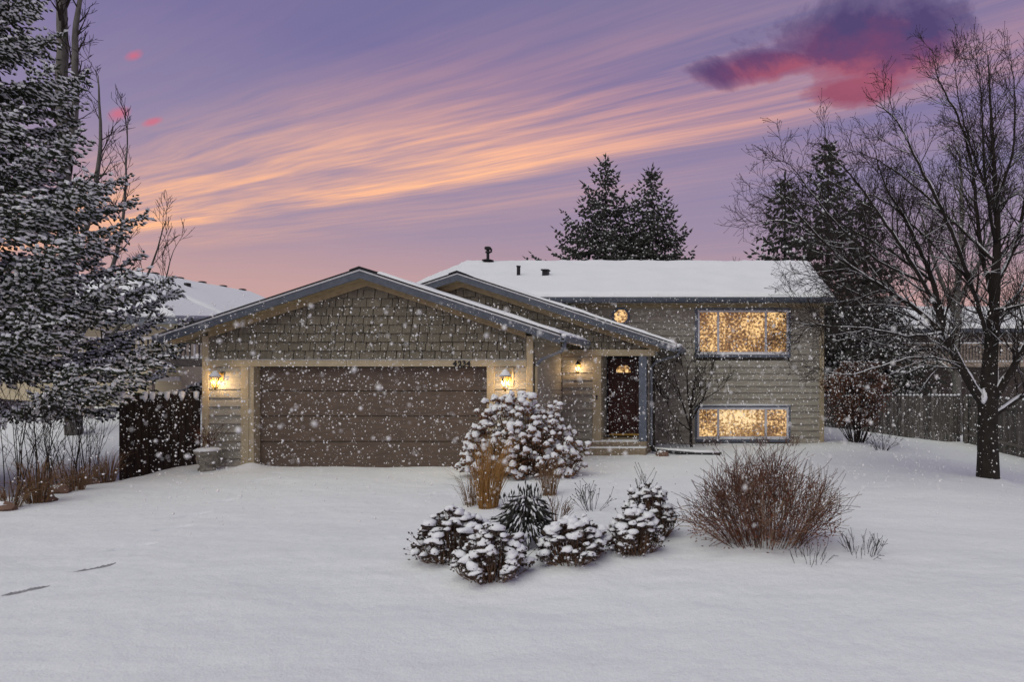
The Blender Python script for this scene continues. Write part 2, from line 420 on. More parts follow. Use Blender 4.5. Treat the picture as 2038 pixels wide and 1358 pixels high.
def boards(parent, spans, y, z0, z1, pitch=.181, mm='siding', phase=0.0):
    """lap siding: one wedge-shaped board per row and span; spans(zmid) -> list of (x0, x1)"""
    k = int(math.floor((z0-phase)/pitch)); z = phase+k*pitch
    while z < z1:
        a, b = max(z, z0), min(z+pitch, z1)
        if b-a > .02:
            for (x0, x1) in spans(a, b):
                if x1-x0 < .03: continue
                q = MB(); t0 = .036; t1 = .004
                q.add([(x0,y-t0,a),(x1,y-t0,a),(x1,y-t1,b),(x0,y-t1,b),(x0,y+.01,a),(x1,y+.01,a),(x1,y+.01,b),(x0,y+.01,b)],
                      [(0,1,2,3),(0,4,5,1),(1,5,6,2),(2,6,7,3),(3,7,4,0),(7,6,5,4)])
                q.build('siding_board', M[mm], parent)
        z += pitch

def shingles(parent, y, z0, lim, xa, xb, keep=lambda x, z: True, pitch=.183, seed=1):
    rnd = random.Random(seed); r = 0; z = z0; made = 0
    while z < 4.3:
        x = xa+rnd.uniform(-.15, 0)
        while x < xb:
            w = rnd.choice((.13,.17,.2,.24,.28))*rnd.uniform(.9,1.1)
            x0, x1 = max(x, xa)+.008, min(x+w, xb)-.008
            x += w
            if x1-x0 < .03: continue
            la, lb = lim(x0), lim(x1); lm = max(la, lb)
            if lm < z+.03 or not keep((x0+x1)/2, z+pitch): continue
            dz = rnd.uniform(-.008, .008); t0 = rnd.uniform(.03,.046)
            a0 = z+dz; za, zb = max(a0+.01, min(z+pitch-.001, la)), max(a0+.01, min(z+pitch-.001, lb))
            q = MB()
            q.add([(x0,y-t0,a0),(x1,y-t0,a0),(x1,y-.006,zb),(x0,y-.006,za),(x0,y+.01,a0),(x1,y+.01,a0),(x1,y+.01,zb),(x0,y+.01,za)],
                  [(0,1,2,3),(0,4,5,1),(1,5,6,2),(2,6,7,3),(3,7,4,0),(7,6,5,4)])
            q.build('shingle', M['shake'], parent); made += 1
        z += pitch; r += 1
    return made

def sub(parent, name, mb, mats, smooth=False): return mb.build(name, mats, parent, smooth)

def snow_sheet(p00, p10, p11, p01, nu, nv, th, amp, seed, up=Vector((0,0,1))):
    """snow lying on a sloped rectangle: rounded towards the edges, uneven thickness, closed underneath"""
    q = MB(); P00, P10, P11, P01 = map(Vector, (p00, p10, p11, p01)); o = 0
    Lu = (P10-P00).length; Lv = (P01-P00).length
    idx = {}
    us = sorted(set([0, .15*th/Lu, .5*th/Lu, 1.2*th/Lu]+[i/nu for i in range(1, nu)]+[1-1.2*th/Lu, 1-.5*th/Lu, 1-.15*th/Lu, 1]))
    vs_ = sorted(set([0, .15*th/Lv, .5*th/Lv, 1.2*th/Lv]+[i/nv for i in range(1, nv)]+[1-1.2*th/Lv, 1-.5*th/Lv, 1-.15*th/Lv, 1]))
    def hgt(u, v):
        b = P00.lerp(P10, u).lerp(P01.lerp(P11, u), v)
        e = max(0, min(u*Lu, (1-u)*Lu, v*Lv, (1-v)*Lv)-.25*th*(.5+noise.noise(Vector((b.x*2.6, b.y*2.6, seed*2)))))/(1.2*th)
        e = math.sqrt(max(0, 1-(1-min(1, e))**2))
        b = P00.lerp(P10, u).lerp(P01.lerp(P11, u), v)
        return b, e*(th+amp*noise.noise(Vector((b.x*1.3, b.y*1.3, seed)))+amp*.5*noise.noise(Vector((b.x*4, b.y*4, seed+5))))
    for v in vs_:
        for u in us:
            b, h = hgt(u, v); q.v.append(tuple(b+up*max(h, .002)))
    n = len(us)
    for j in range(len(vs_)-1):
        for i in range(n-1):
            q.f.append((j*n+i, j*n+i+1, (j+1)*n+i+1, (j+1)*n+i)); q.m.append(0)
    return q

def gable_profile(xl, xc, xr, zf, a, b):
    return [(xl, zf(xl)+a), (xc, zf(xc)+a), (xr, zf(xr)+a), (xr, zf(xr)+b), (xc, zf(xc)+b), (xl, zf(xl)+b)][::-1]

I = Matrix.Translation(house.location).inverted()
def part(name, mb, mats, smooth=False):
    o = mb.build(name, mats, house, smooth); o.matrix_parent_inverse = I; return o

# --- main block walls (built as solid backing, boards are separate pieces in front)
mw = MB(); WXL, WXR, WT = -8.95, 2.95, 4.0
mw.box(WXL+.02, WXR-.02, DH+.02, DH+9.4, -.3, WT)
main_wall = part('main_wall', mw, M['wall_back'])
WINS = [(X(1383,DH), X(1573,DH), Z(712,DH), Z(613,DH)), (X(1383,DH), X(1573,DH), Z(880,DH), Z(807,DH))]
def spans_main(a, b):
    x0, x1 = X(1040,DH), WXR-.13
    if a < 2.4: x0 = -1.81
    cuts = []
    for (wa, wb, za, zb) in WINS:
        if b > za+.03 and a < zb-.03: cuts.append((wa+.03, wb-.03))
    if b > 3.45 and a < 3.8: cuts.append((-2.84-.22, -2.84+.22))
    out = []; c = x0
    for (p, q) in sorted(cuts): out.append((c, p)); c = q
    out.append((c, x1)); return out
boards(main_wall, spans_main, DH, -.1, 3.88)
ct = MB(); ct.bbox(WXR-.13, WXR, DH-.035, DH+.1, -.2, 3.9); sub(main_wall, 'corner_trim', ct, M['trim'])
ct = MB(); ct.box(X(1040,DH), WXR-.131, DH-.03, DH+.02, 3.86, 4.0); sub(main_wall, 'frieze_board', ct, M['soffit'])
ct = MB()
for k in range(23): ct.box(WXR-.02, WXR+.012, DH+.1, DH+9.4, -.1+k*.181, .066+k*.181)
sub(main_wall, 'side_siding', ct, M['siding'])['kind'] = 'stuff'

# --- garage box
gw = MB()
gw.box(GXL+.02, DOORL-.012, DG+.02, DG+.25, -.3, 2.24); gw.box(DOORR+.012, GXR-.02, DG+.02, DG+.25, -.3, 2.24)
gw.exy([(GXL+.02, 2.12), (GXR-.02, 2.12), (GXR-.02, groof(GXR)-.22), (GXC, GP-.22), (GXL+.02, groof(GXL)-.22)], DG+.02, DG+.25)
gw.box(GXL+.02, GXL+.2, DG+.25, DH-.02, -.3, 2.55); gw.box(GXR-.2, GXR-.02, DG+.25, DE+.2, -.3, 2.76)
garage_wall = part('garage_wall', gw, M['wall_back'])
ctw = .135
boards(garage_wall, lambda a, b: [(GXL+ctw, X(482,DG)), (X(985,DG), GXR-ctw)], DG, -.05, 2.11)
for (x0, x1, z0, z1, nm) in ((GXL, GXL+ctw, -.2, 2.74, 'corner_trim'), (GXR-ctw, GXR, -.2, 2.74, 'corner_trim'),
                         (X(482,DG), DOORL-.1, -.2, 2.10, 'door_trim'), (DOORR, X(985,DG), -.2, 2.10, 'door_trim')):
    q = MB(); q.bbox(x0, x1, DG-.042, DG+.02, z0, z1); sub(garage_wall, nm, q, M['trim'])
q = MB(); q.bbox(DOORL-.1, DOORL, DG-.03, DG+.2, -.2, 2.10); sub(garage_wall, 'door_jamb', q, M['trim'])
xs_ = [GXL+ctw, X(692,DG), GXR-ctw]
heads = []
for i in range(2):
    q = MB(); q.bbox(xs_[i]+.002, xs_[i+1]-.002, DG-.048, DG+.02, 2.102, 2.24); heads.append(sub(garage_wall, 'header_board', q, M['trim']))
q = MB(); q.box(GXL+ctw, GXR-ctw, DG-.060, DG+.02, 2.241, 2.252); sub(garage_wall, 'drip_cap', q, M['drip'])
# garage side wall towards the porch
q = MB(); 
for k in range(15):
    z0 = k*.181-.05; q.add([(GXR+.022,DG+.03,z0),(GXR+.022,DE,z0),(GXR+.004,DE,z0+.181),(GXR+.004,DG+.03,z0+.181),(GXR-.02,DG+.03,z0),(GXR-.02,DE,z0)], [(0,1,2,3),(4,5,1,0)])
sub(garage_wall, 'side_siding', q, M['siding'])['kind'] = 'stuff'
q = MB(); q.box(GXR-.02, GXR+.015, DG-.04, DE-.1, 2.64, 2.77); sub(garage_wall, 'frieze_board', q, M['siding'])
q = MB(); q.box(GXL-.01, GXL+.02, DG+.03, DH, -.2, 2.5); sub(garage_wall, 'side_siding', q, M['siding'])
for (a, b) in ((GXL+ctw+.01, GXC), (GXC, GXR-ctw-.01)):
    q = MB(); q.exy([(a, groof(a)-.335), (b, groof(b)-.335), (b, groof(b)-.206), (a, groof(a)-.206)], DG-.062, DG-.048); sub(garage_wall, 'frieze_board', q, M['soffit'])
shingles(garage_wall, DG, 2.255, lambda x: groof(x)-.225, GXL+ctw, GXR-ctw, lambda x, z: z < 3.95, seed=3)
# house number
def digit(ch, x, z, h, parent, y):
    cu = bpy.data.curves.new('number_curve', 'FONT'); cu.body = ch; cu.size = h/.70; cu.extrude = .006; cu.offset = .0055; cu.align_x = 'CENTER'
    t = bpy.data.objects.new('number_tmp', cu); C.objects.link(t)
    bpy.context.view_layer.update()
    me = bpy.data.meshes.new_from_object(t.evaluated_get(bpy.context.evaluated_depsgraph_get()))
    bpy.data.objects.remove(t); me.materials.clear(); me.materials.append(M['black'])
    me.transform(Matrix.Translation((x, y, z)) @ Matrix.Rotation(R(90), 4, 'X'))
    link('house_number', me, parent)
for ch, px_ in zip('4234', (907.5, 917.5, 926, 934.5)):
    digit(ch, X(px_,DG), Z(729,DG)-.004+.0, .112, garage_wall, DG-.062)

# --- garage door: four sections
gd = MB(); gd.box(DOORL, DOORR, DG+.19, DG+.22, -.2, 2.10)
garage_door = part('garage_door', gd, M['black'])
zs = [-.05, Z(881,DG), Z(830,DG), Z(779,DG), 2.098]
for i in range(4):
    q = MB(); q.bbox(DOORL+.004, DOORR-.004, DG+.14, DG+.188, zs[i]+.006, zs[i+1]-.006, .012)
    sub(garage_door, 'door_panel', q, M['gdoor'])
q = MB(); q.box(DOORL, DOORR, DG+.02, DG+.135, 2.085, 2.101); sub(garage_door, 'weather_strip', q, M['black'])

# --- garage roof
def make_gable_roof(xl, xc, xr, zf, yf, yb, yw, rake_x=None):
    q = MB(); q.exy(gable_profile(xl, xc, xr, zf, 0, -.03), yf-.02, yb)
    roof = part('roof', q, M['roofing'])
    q = MB(); q.exy(gable_profile(xl+.01, xc, xr-.01, zf, -.031, -.065), yf-.012, yf+.02); sub(roof, 'drip_edge', q, M['drip'])
    for (a, b) in ((xl+.012, xc), (xc, xr-.012)):
        q = MB(); q.exy([(a, zf(a)-.066), (b, zf(b)-.066), (b, zf(b)-.215), (a, zf(a)-.215)][::-1], yf, yf+.03); sub(roof, 'fascia_board', q, M['fascia'])
    q = MB(); q.exy(gable_profile(xl+.014, xc, xr-.014, zf, -.17, -.205), yf+.031, yw+.05); sub(roof, 'soffit', q, M['soffit'])
    q = MB(); q.exy(gable_profile(xl+.014, xc, xr-.014, zf, -.031, -.169), yf+.031, yb); sub(roof, 'roof_deck', q, M['soffit'])
    q = MB(); q.exy([(xc-.2, zf(xc-.2)+.001), (xc, zf(xc)+.001), (xc+.2, zf(xc+.2)+.001), (xc+.2, zf(xc+.2)+.022), (xc, zf(xc)+.028), (xc-.2, zf(xc-.2)+.022)], yf-.03, yb); sub(roof, 'ridge_cap', q, M['roofing'])
    return roof
groof_o = make_gable_roof(GXC-GHW, GXC, GXC+GHW, groof, GF, DH+2.0, DG)
xr = GXC+GHW
sn = snow_sheet((GXC+.35, GF+.0, groof(GXC+.35)), (xr-.01, GF+.0, groof(xr-.01)), (xr-.01, DE+2, groof(xr-.01)), (GXC+.35, DE+2, groof(GXC+.35)), 22, 10, .05, .03, 2)
sub(groof_o, 'roof_snow', sn, M['snow'], True)
sn = snow_sheet((GXC-.35, GF+.22, groof(GXC-.35)), (GXC-.35, DE+2, groof(GXC-.35)), (GXC-GHW+.05, DE+2, groof(GXC-GHW+.05)), (GXC-GHW+.05, GF+.22, groof(GXC-GHW+.05)), 10, 22, .06, .03, 3)
sub(groof_o, 'roof_snow', sn, M['snow'], True)
# gutter and downspout on the garage's right eave
def gutter(parent, x, z, y0, y1, sgn=1):
    q = MB(); w = .13*sgn
    q.exy([(x, z), (x, z-.13), (x+w*.65, z-.13), (x+w, z-.05), (x+w, z), (x+w*.92, z), (x+w*.6, z-.10), (x+.02*sgn, z-.10), (x+.02*sgn, z)][::(1 if sgn > 0 else -1)], y0, y1)
    gu = sub(parent, 'gutter', q, M['gutter'])
    q = MB(); q.tube([(x+w*.5, y0+.03, z-.01), (x+w*.5, y0+.5, z+.01), (x+w*.5, (y0+y1)/2, z), (x+w*.5, y1, z)], [.05,.06,.055,.05], 8); sub(parent, 'gutter_snow', q, M['snow'], True)
gutter(groof_o, xr, groof(xr)-.04, GF-.03, DE-.2)
gutter(groof_o, GXC-GHW, groof(xr)-.04, GF-.03, DE+1, -1)
q = MB()
pts = [(xr+.06, GF+.12, 2.62), (xr+.05, GF+.13, 2.50), (xr-.03, GF+.22, 2.42), (xr-.3, GF+.36, 2.33), (GXR+.12, DG+.12, 2.25), (GXR+.04, DG+.06, 2.12)]
q.tube(pts, .038, 8); sub(groof_o, 'downspout', q, M['gutter'], True)
q = MB(); q.tube([(GXR+.04, DG+.06, 2.12), (GXR+.04, DG+.06, .15)], .034, 8); sub(groof_o, 'downspout', q, M['trim'], True)

# --- porch gable and entry
pw = MB()
ox0, ox1 = X(1197,DE), X(1272,DE)          # door opening between the two posts
pw.box(GXR-.05, X(1118,DE)+.82, DE+.02, DE+.2, -.2, 2.48)
pw.box(ox1+.02, -1.83, DE+.2, DH+.02, -.2, 2.6)
pw.exy([(-9.0, 2.4), (-1.83, 2.4), (-1.83, eroof(-1.83)-.22), (EXC, EP-.22), (-9.0, eroof(-9.0)-.22)], DE+.02, DE+.2)
pw.box(ox0-.9, ox1+.3, 16.26, 16.4, -.1, 2.6)
entry_wall = part('entry_wall', pw, M['wall_back'])
boards(entry_wall, lambda a, b: [(GXR+.03, X(1180,DE)-.002)], DE, -.05, 2.45)
q = MB()
for k in range(16):
    z0 = k*.181-.05; q.add([(-1.81+.022,DE+.03,z0),(-1.81+.022,DH,z0),(-1.81+.004,DH,z0+.181),(-1.81+.004,DE+.03,z0+.181),(-1.85,DE+.03,z0),(-1.85,DH,z0)], [(0,1,2,3),(4,5,1,0)])
sub(entry_wall, 'side_siding', q, M['siding'])['kind'] = 'stuff'
q = MB(); q.bbox(X(1180,DE), ox0, DE-.05, DE+.25, -.05, 2.40); sub(entry_wall, 'porch_post', q, M['trim'])
q = MB(); q.bbox(ox1, X(1287,DE), DE-.05, DE+.2, .0, 2.40); sub(entry_wall, 'porch_post', q, M['wintrim'])
q = MB(); q.bbox(GXR+.02, -1.62, DE-.08, DE+.2, 2.402, 2.56); sub(entry_wall, 'porch_beam', q, M['trim'])
q = MB(); q.box(GXR+.02, -1.84, DE+.2, 16.3, 2.50, 2.54); sub(entry_wall, 'porch_ceiling', q, M['soffit'])
q = MB(); q.box(ox0-.03, ox0, DE+.25, 16.26, -.1, 2.5); sub(entry_wall, 'alcove_side', q, M['siding'])
q = MB(); q.box(ox1+.0, ox1+.02, DE+.2, 16.26, -.1, 2.5); sub(entry_wall, 'alcove_side', q, M['siding'])
for (a, b) in ((-8.6, EXC), (EXC, -1.5)):
    q = MB(); q.exy([(a, eroof(a)-.335), (b, eroof(b)-.335), (b, eroof(b)-.206), (a, eroof(a)-.206)], DE-.092, DE-.082); sub(entry_wall, 'frieze_board', q, M['soffit'])
nsh = shingles(entry_wall, DE, 2.57, lambda x: eroof(x)-.225, -8.2, -1.85, lambda x, z: z > groof(x)-.35 or x > -3.9, seed=11)
q = MB(); q.box(X(1188.5,DE)-.02, X(1188.5,DE)+.02, DE-.065, DE-.051, Z(795,DE), Z(787,DE)); sub(entry_wall, 'door_bell', q, M['black'])
eroof_o = make_gable_roof(-9.0, EXC, EXR, eroof, EF, DH+1.5, DE)
sn = snow_sheet((EXC+.4, EF, eroof(EXC+.4)), (EXR-.01, EF, eroof(EXR-.01)), (EXR-.01, DH-.4, eroof(EXR-.01)), (EXC+.4, DH-.4, eroof(EXC+.4)), 24, 8, .06, .035, 9)
sub(eroof_o, 'roof_snow', sn, M['snow'], True)
sn = snow_sheet((EXC-.35, EF+.2, eroof(EXC-.35)), (EXC-.35, DH+.4, eroof(EXC-.35)), (-8.6, DH+.4, eroof(-8.6)), (-8.6, EF+.2, eroof(-8.6)), 8, 10, .06, .03, 13)
sub(eroof_o, 'roof_snow', sn, M['snow'], True)
gutter(eroof_o, EXR, eroof(EXR)-.04, EF-.03, DH-.6)
q = MB(); q.tube([(EXR+.06, EF+.15, 2.5), (EXR+.03, EF+.25, 2.42), (-1.6, DE+.3, 2.28), (-1.74, DE+.32, 2.15), (-1.74, DE+.32, .2), (-1.70, DE+.2, .12)], .035, 8); sub(eroof_o, 'downspout', q, M['gutter'], True)

# front door
dd = 16.2; dl, dr, db, dt = X(1207,dd)-.02, ox1+.0, .34, Z(711,dd)
q = MB(); q.box(dl-.02, dl+.06, dd-.04, dd+.05, db, dt+.05); q.box(dr-.06, dr, dd-.04, dd+.05, db, dt+.05); q.box(dl+.06, dr-.06, dd-.04, dd+.05, dt-.03, dt+.05)
front_door = part('front_door', q, M['black'])
q = MB(); q.bbox(dl+.062, dr-.062, dd, dd+.04, db+.03, dt-.032)
for (a, b, c_, d_) in ((.16,.42,.25,.95),(.55,.81,.25,.95),(.16,.42,1.05,1.6),(.55,.81,1.05,1.6)): pass
leaf = sub(front_door, 'door_leaf', q, M['door'])
W_ = dr-dl-.124
for (u0, u1, z0, z1) in ((.12,.44,.22,.85),(.56,.88,.22,.85),(.12,.44,.98,1.52),(.56,.88,.98,1.52)):
    q = MB(); q.bbox(dl+.062+W_*u0, dl+.062+W_*u1, dd-.012, dd-.001, db+z0, db+z1, .03); sub(front_door, 'door_panel', q, M['door'])
q = MB(); cx, cz = (dl+dr)/2-.02, Z(742,dd); a_, b_ = .185, .18
arc = [(cx-a_, cz), (cx+a_, cz)]+[(cx+a_*math.cos(t*math.pi/10), cz+.06+b_*.75*math.sin(t*math.pi/10)) for t in range(0, 11)]
q.exy(arc, dd-.006, dd-.001); sub(front_door, 'fan_window', q, M['gold1'])
q = MB(); q.box(dl+.1, dr-.1, dd-.014, dd-.001, db+.035, db+.085); sub(front_door, 'kick_plate', q, M['brass'])
q = MB(); q.tube([(dl+.11, dd-.05, 1.25), (dl+.11, dd-.06, 1.32), (dl+.11, dd-.05, 1.42)], .012, 6); q.box(dl+.09, dl+.13, dd-.05, dd-.0005, 1.24, 1.27); sub(front_door, 'door_handle', q, M['drip'])
# steps
q = MB(); q.bbox(X(1176,15.3), -1.80, 15.3, 16.25, .185, .30, .02); st1 = part('step', q, M['concrete'])
q = MB(); q.bbox(X(1176,15.3)-.1, -1.78, 14.98, 16.2, -.1, .178, .02); st2 = part('step', q, M['concrete'])
q = MB(); q.bbox(X(1192,15.5), ox1-.02, 15.75, 16.24, .301, .335, .01); st3 = part('threshold', q, M['concrete'])
for st_, (xa, xb, ya, yb, zt) in ((st1, (X(1176,15.3), ox1-.02, 15.315, 15.74, .30)), (st2, (X(1176,15.3)-.1, -1.79, 14.99, 15.295, .178))):
    sub(st_, 'step_snow', snow_sheet((xa,ya,zt), (xb,ya,zt), (xb,yb,zt), (xa,yb,zt), 12, 5, .022, .012, 4), M['snow'], True)

# --- main roof (ridge along X)
RXL, RXR, EY, EZ, RY, RZ = -9.2, 3.18, F/72.2, 4.10, 22.3, 5.92
ms = (RZ-EZ)/(RY-EY)
def zz_(y): return RZ-ms*abs(y-RY)
YB = 2*RY-EY
q = MB(); q.exx([(EY, EZ), (RY, RZ), (YB, EZ), (YB, EZ-.03), (RY, RZ-.03), (EY, EZ-.03)][::-1], RXL, RXR)
mroof = part('roof', q, M['roofing'])
q = MB(); q.box(RXL, RXR, EY-.01, EY+.03, EZ-.17, EZ-.032); sub(mroof, 'fascia_board', q, M['fascia'])
q = MB(); q.exx([(EY-.12, EZ-.02), (EY-.12, EZ-.07), (EY-.08, EZ-.14), (EY-.011, EZ-.14), (EY-.011, EZ-.02)][::-1], X(1060,EY), RXR); sub(mroof, 'gutter', q, M['fascia'])
q = MB(); q.box(RXL+.02, RXR-.02, EY+.031, DH+.05, EZ-.16, EZ-.13); sub(mroof, 'soffit', q, M['soffit'])
q = MB(); q.exx([(EY+.05, EZ-.02), (RY, RZ-.031), (YB-.05, EZ-.02), (YB-.05, EZ-.12), (EY+.05, EZ-.12)][::-1], RXL+.03, RXR-.03); sub(mroof, 'roof_deck', q, M['wall_back'])
for s in (0, 1):
    q = MB(); x_ = (RXL-.01, RXL+.02) if s == 0 else (RXR-.02, RXR+.01)
    q.exx([(EY, EZ-.032), (RY, RZ-.032), (YB, EZ-.032), (YB, EZ-.19), (RY, RZ-.19), (EY, EZ-.19)][::-1], *x_); sub(mroof, 'fascia_board', q, M['fascia'])
sn = snow_sheet((RXL+.02, EY-.04, EZ-.01), (RXR-.02, EY-.04, EZ-.01), (RXR-.02, RY+.3, RZ+.09), (RXL+.02, RY+.3, RZ+.09), 80, 30, .11, .055, 21)
sub(mroof, 'roof_snow', sn, M['snow'], True)
sn = snow_sheet((RXL+.02, RY-.25, RZ-.05), (RXR-.02, RY-.25, RZ-.05), (RXR-.02, YB, EZ), (RXL+.02, YB, EZ), 30, 12, .13, .03, 25)
sub(mroof, 'roof_snow', sn, M['snow'], True)
# vents
vx, vy = X(971,RY-.2), RY-.2; vz = zz_(vy)
q = MB(); q.lathe([(.05, vz), (.05, vz+.40), (.085, vz+.41), (.085, vz+.47), (.05, vz+.48), (.05, vz+.52), (.11, vz+.53), (.12, vz+.60), (.09, vz+.63)], vx, vy, 12)
q.tube([(vx+.02, vy, vz+.42), (vx+.12, vy, vz+.46), (vx+.12, vy, vz+.56)], .035, 8); sub(mroof, 'flue_vent', q, M['black'])
q = MB(); q.lathe([(.20, vz+.13), (.20, vz+.16), (.06, vz+.20)], vx, vy, 12); sub(mroof, 'flue_collar', q, M['black'])
yv = 19.75; zv = zz_(yv)
q = MB(); q.lathe([(.055, zv), (.055, zv+.36), (.07, zv+.37), (.07, zv+.40)], X(1032,yv), yv, 12); sub(mroof, 'vent_pipe', q, M['black'])
q = MB(); xv = X(1086,yv); q.box(xv-.09, xv+.09, yv-.08, yv+.1, zv, zv+.24); q.box(xv-.12, xv+.12, yv-.12, yv+.12, zv+.241, zv+.28); sub(mroof, 'box_vent', q, M['black'])

# --- windows
def window(x0, x1, z0, z1, frame_in, mull, y, gmats, sill_snow=True):
    t = .1
    q = MB(); o_ = .04
    q.bbox(x0, x0+t, y-o_, y+.02, z0, z1); q.bbox(x1-t, x1, y-o_, y+.02, z0, z1)
    q.bbox(x0+t, x1-t, y-o_-.003, y+.02, z1-t, z1); q.bbox(x0+t, x1-t, y-o_-.003, y+.02, z0, z0+t*.7)
    w = part('window', q, M['wintrim'])
    fx0, fx1, fz0, fz1 = frame_in; ft = .055
    q = MB(); q.bbox(fx0, fx0+ft, y-.06, y+.03, fz0, fz1, .008); q.bbox(fx1-ft, fx1, y-.06, y+.03, fz0, fz1, .008)
    q.bbox(fx0+ft, fx1-ft, y-.062, y+.03, fz1-ft, fz1, .008); q.bbox(fx0+ft, fx1-ft, y-.066, y+.03, fz0, fz0+ft*1.6, .008)
    sub(w, 'frame', q, M['frame'])
    xs2 = [fx0+ft]+[m_ for m_ in mull]+[fx1-ft]
    for m_ in mull:
        q = MB(); q.bbox(m_-.032, m_+.032, y-.056, y+.03, fz0+ft*1.6, fz1-ft, .008); sub(w, 'mullion', q, M['frame'])
    for i in range(len(xs2)-1):
        a = xs2[i]+(.032 if i else 0); b = xs2[i+1]-(.032 if i < len(xs2)-2 else 0)
        q = MB(); q.box(a+.001, b-.001, y-.006, y-.001, fz0+ft*1.6+.001, fz1-ft-.001); sub(w, 'pane', q, M['glass'])
        q = MB(); q.box(a+.001, b-.001, y+.017, y+.019, fz0+ft*1.6+.001, fz1-ft-.001); sub(w, 'window_glow', q, gmats[i])  # added sheet that glows in place of a lit room
    return w
for k, (x0, x1, z0, z1) in enumerate(WINS):
    fr = ((X(1389,DH), X(1569,DH), Z(707,DH), Z(618,DH)), (X(1388,DH), X(1569,DH), Z(875,DH), Z(812,DH)))[k]
    w = window(x0, x1, z0, z1, fr, (X(1429.5,DH), X(1524,DH)), DH, [M['gold1'], M['gold1'] if k == 0 else M['gold2'], M['gold1']])
    q = MB(); q.tube([(x0+.05, DH-.05, fr[2]+.03), ((x0+x1)/2, DH-.06, fr[2]+.035), (x1-.06, DH-.05, fr[2]+.025)], [.02,.03,.02], 8); 
    sub(w, 'sill_snow', q, M['snow'], True)
    if k == 1:
        q = MB(); q.tube([(x0+.0, DH-.035, z1+.005), ((x0+x1)/2, DH-.035, z1+.01), (x1-.0, DH-.035, z1+.005)], [.02,.028,.02], 8); sub(w, 'trim_snow', q, M['snow'], True)
# octagonal window
ox, oz, orad = X(1236,DH), Z(630,DH), .275
def octo(r): return [(ox+r*math.cos(R(22.5+45*i)), oz+r*math.sin(R(22.5+45*i))) for i in range(8)]
q = MB(); A, B = octo(orad), octo(orad-.07)
for i in range(8):
    j = (i+1) % 8; q.exy([A[i], A[j], B[j], B[i]][::-1], DH-.05, DH+.02)
w8 = part('window', q, M['wintrim'])
q = MB(); q.exy(octo(orad-.071), DH-.006, DH-.002); sub(w8, 'pane', q, M['glass'])
q = MB(); q.exy(octo(orad-.07), DH+.005, DH+.018); sub(w8, 'window_glow', q, M['gold1'])

# --- wall lamps
def wall_lamp(x, y, z, label, power, snow=True, s=1.0, plate=False):
    t = thing('wall_lamp', label, 'wall lamp', (x, y, z), 'lanterns lit on the house front')
    def lp(nm, mb, mm, sm=False): return mb.build(nm, M[mm], t, sm)
    q = MB(); q.lathe([(.035*s,.045*s),(.055*s,.055*s),(.055*s,.0725*s),(.03*s,.085*s)], 0, 0, 10)
    q2 = MB()
    q2.v = []; q2.bbox(-.05*s, .05*s, -.02, -.001, -.02*s, .15*s, .01)
    lp('back_plate', q2, 'brass')
    if plate:
        q3 = MB(); q3.bbox(-.105, .105, .003, .02, -.12*s, .235*s, .004); lp('mounting_block', q3, 'trim')
    yc = -.17*s
    q = MB(); q.tube([(0,-.015,.10*s),(0,-.05*s,.15*s),(0,-.10*s,.16*s),(0,yc,.13*s)], .011*s, 6); lp('arm', q, 'brass', True)
    q = MB(); q.lathe([(.105*s,.06*s),(.10*s,.072*s),(.06*s,.10*s),(.05*s,.125*s),(.03*s,.14*s),(.012*s,.17*s)], 0, yc, 8); lp('cap', q, 'black')
    q = MB()
    for i in range(6):
        a = 2*math.pi*(i+.5)/6; c_, s_ = math.cos(a), math.sin(a)
        q.tube([(.085*s*c_, yc+.085*s*s_, .059*s), (.045*s*c_, yc+.045*s*s_, -.145*s)], .006*s, 4)
    q.lathe([(.012*s,-.205*s),(.02*s,-.18*s),(.05*s,-.16*s),(.052*s,-.146*s)], 0, yc, 8); lp('cage', q, 'brass')
    q = MB(); q.lathe([(.04*s,-.143*s),(.078*s,.056*s)], 0, yc, 8); lp('glass', q, 'lampshade_glass')
    q = MB(); q.lathe([(.008*s,-.09*s),(.018*s,-.06*s),(.018*s,-.01*s),(.006*s,.02*s)], 0, yc, 8); lp('bulb', q, 'lampglass')
    if snow:
        q = MB(); q.lathe([(.108*s,.074*s),(.10*s,.10*s),(.065*s,.135*s),(.04*s,.175*s),(.02*s,.195*s)], 0, yc, 10); lp('snow_cap', q, 'snow', True)
    ld = bpy.data.lights.new('lamp_light', 'POINT'); ld.energy = power; ld.color = (1.0, .68, .36); ld.shadow_soft_size = .06
    lo = bpy.data.objects.new('lamp_light', ld); C.objects.link(lo); lo.parent = t; lo.location = (0, yc, -.035*s)
M['lampshade_glass'] = glass_mat('lantern_glass')
wall_lamp(X(444,DG), DG-.035, Z(757,DG), 'brass lantern on the siding left of the garage door', 16, s=1.0)
wall_lamp(X(1013.5,DG), DG-.045, Z(757,DG), 'snow-capped lantern between garage door and hydrangea bush', 16, s=1.15, plate=True)
wall_lamp(X(1153,DE), DE-.03, Z(733,DE)+.03, 'small glowing porch lamp on the wall left of the front door', 9, snow=False, s=.85)

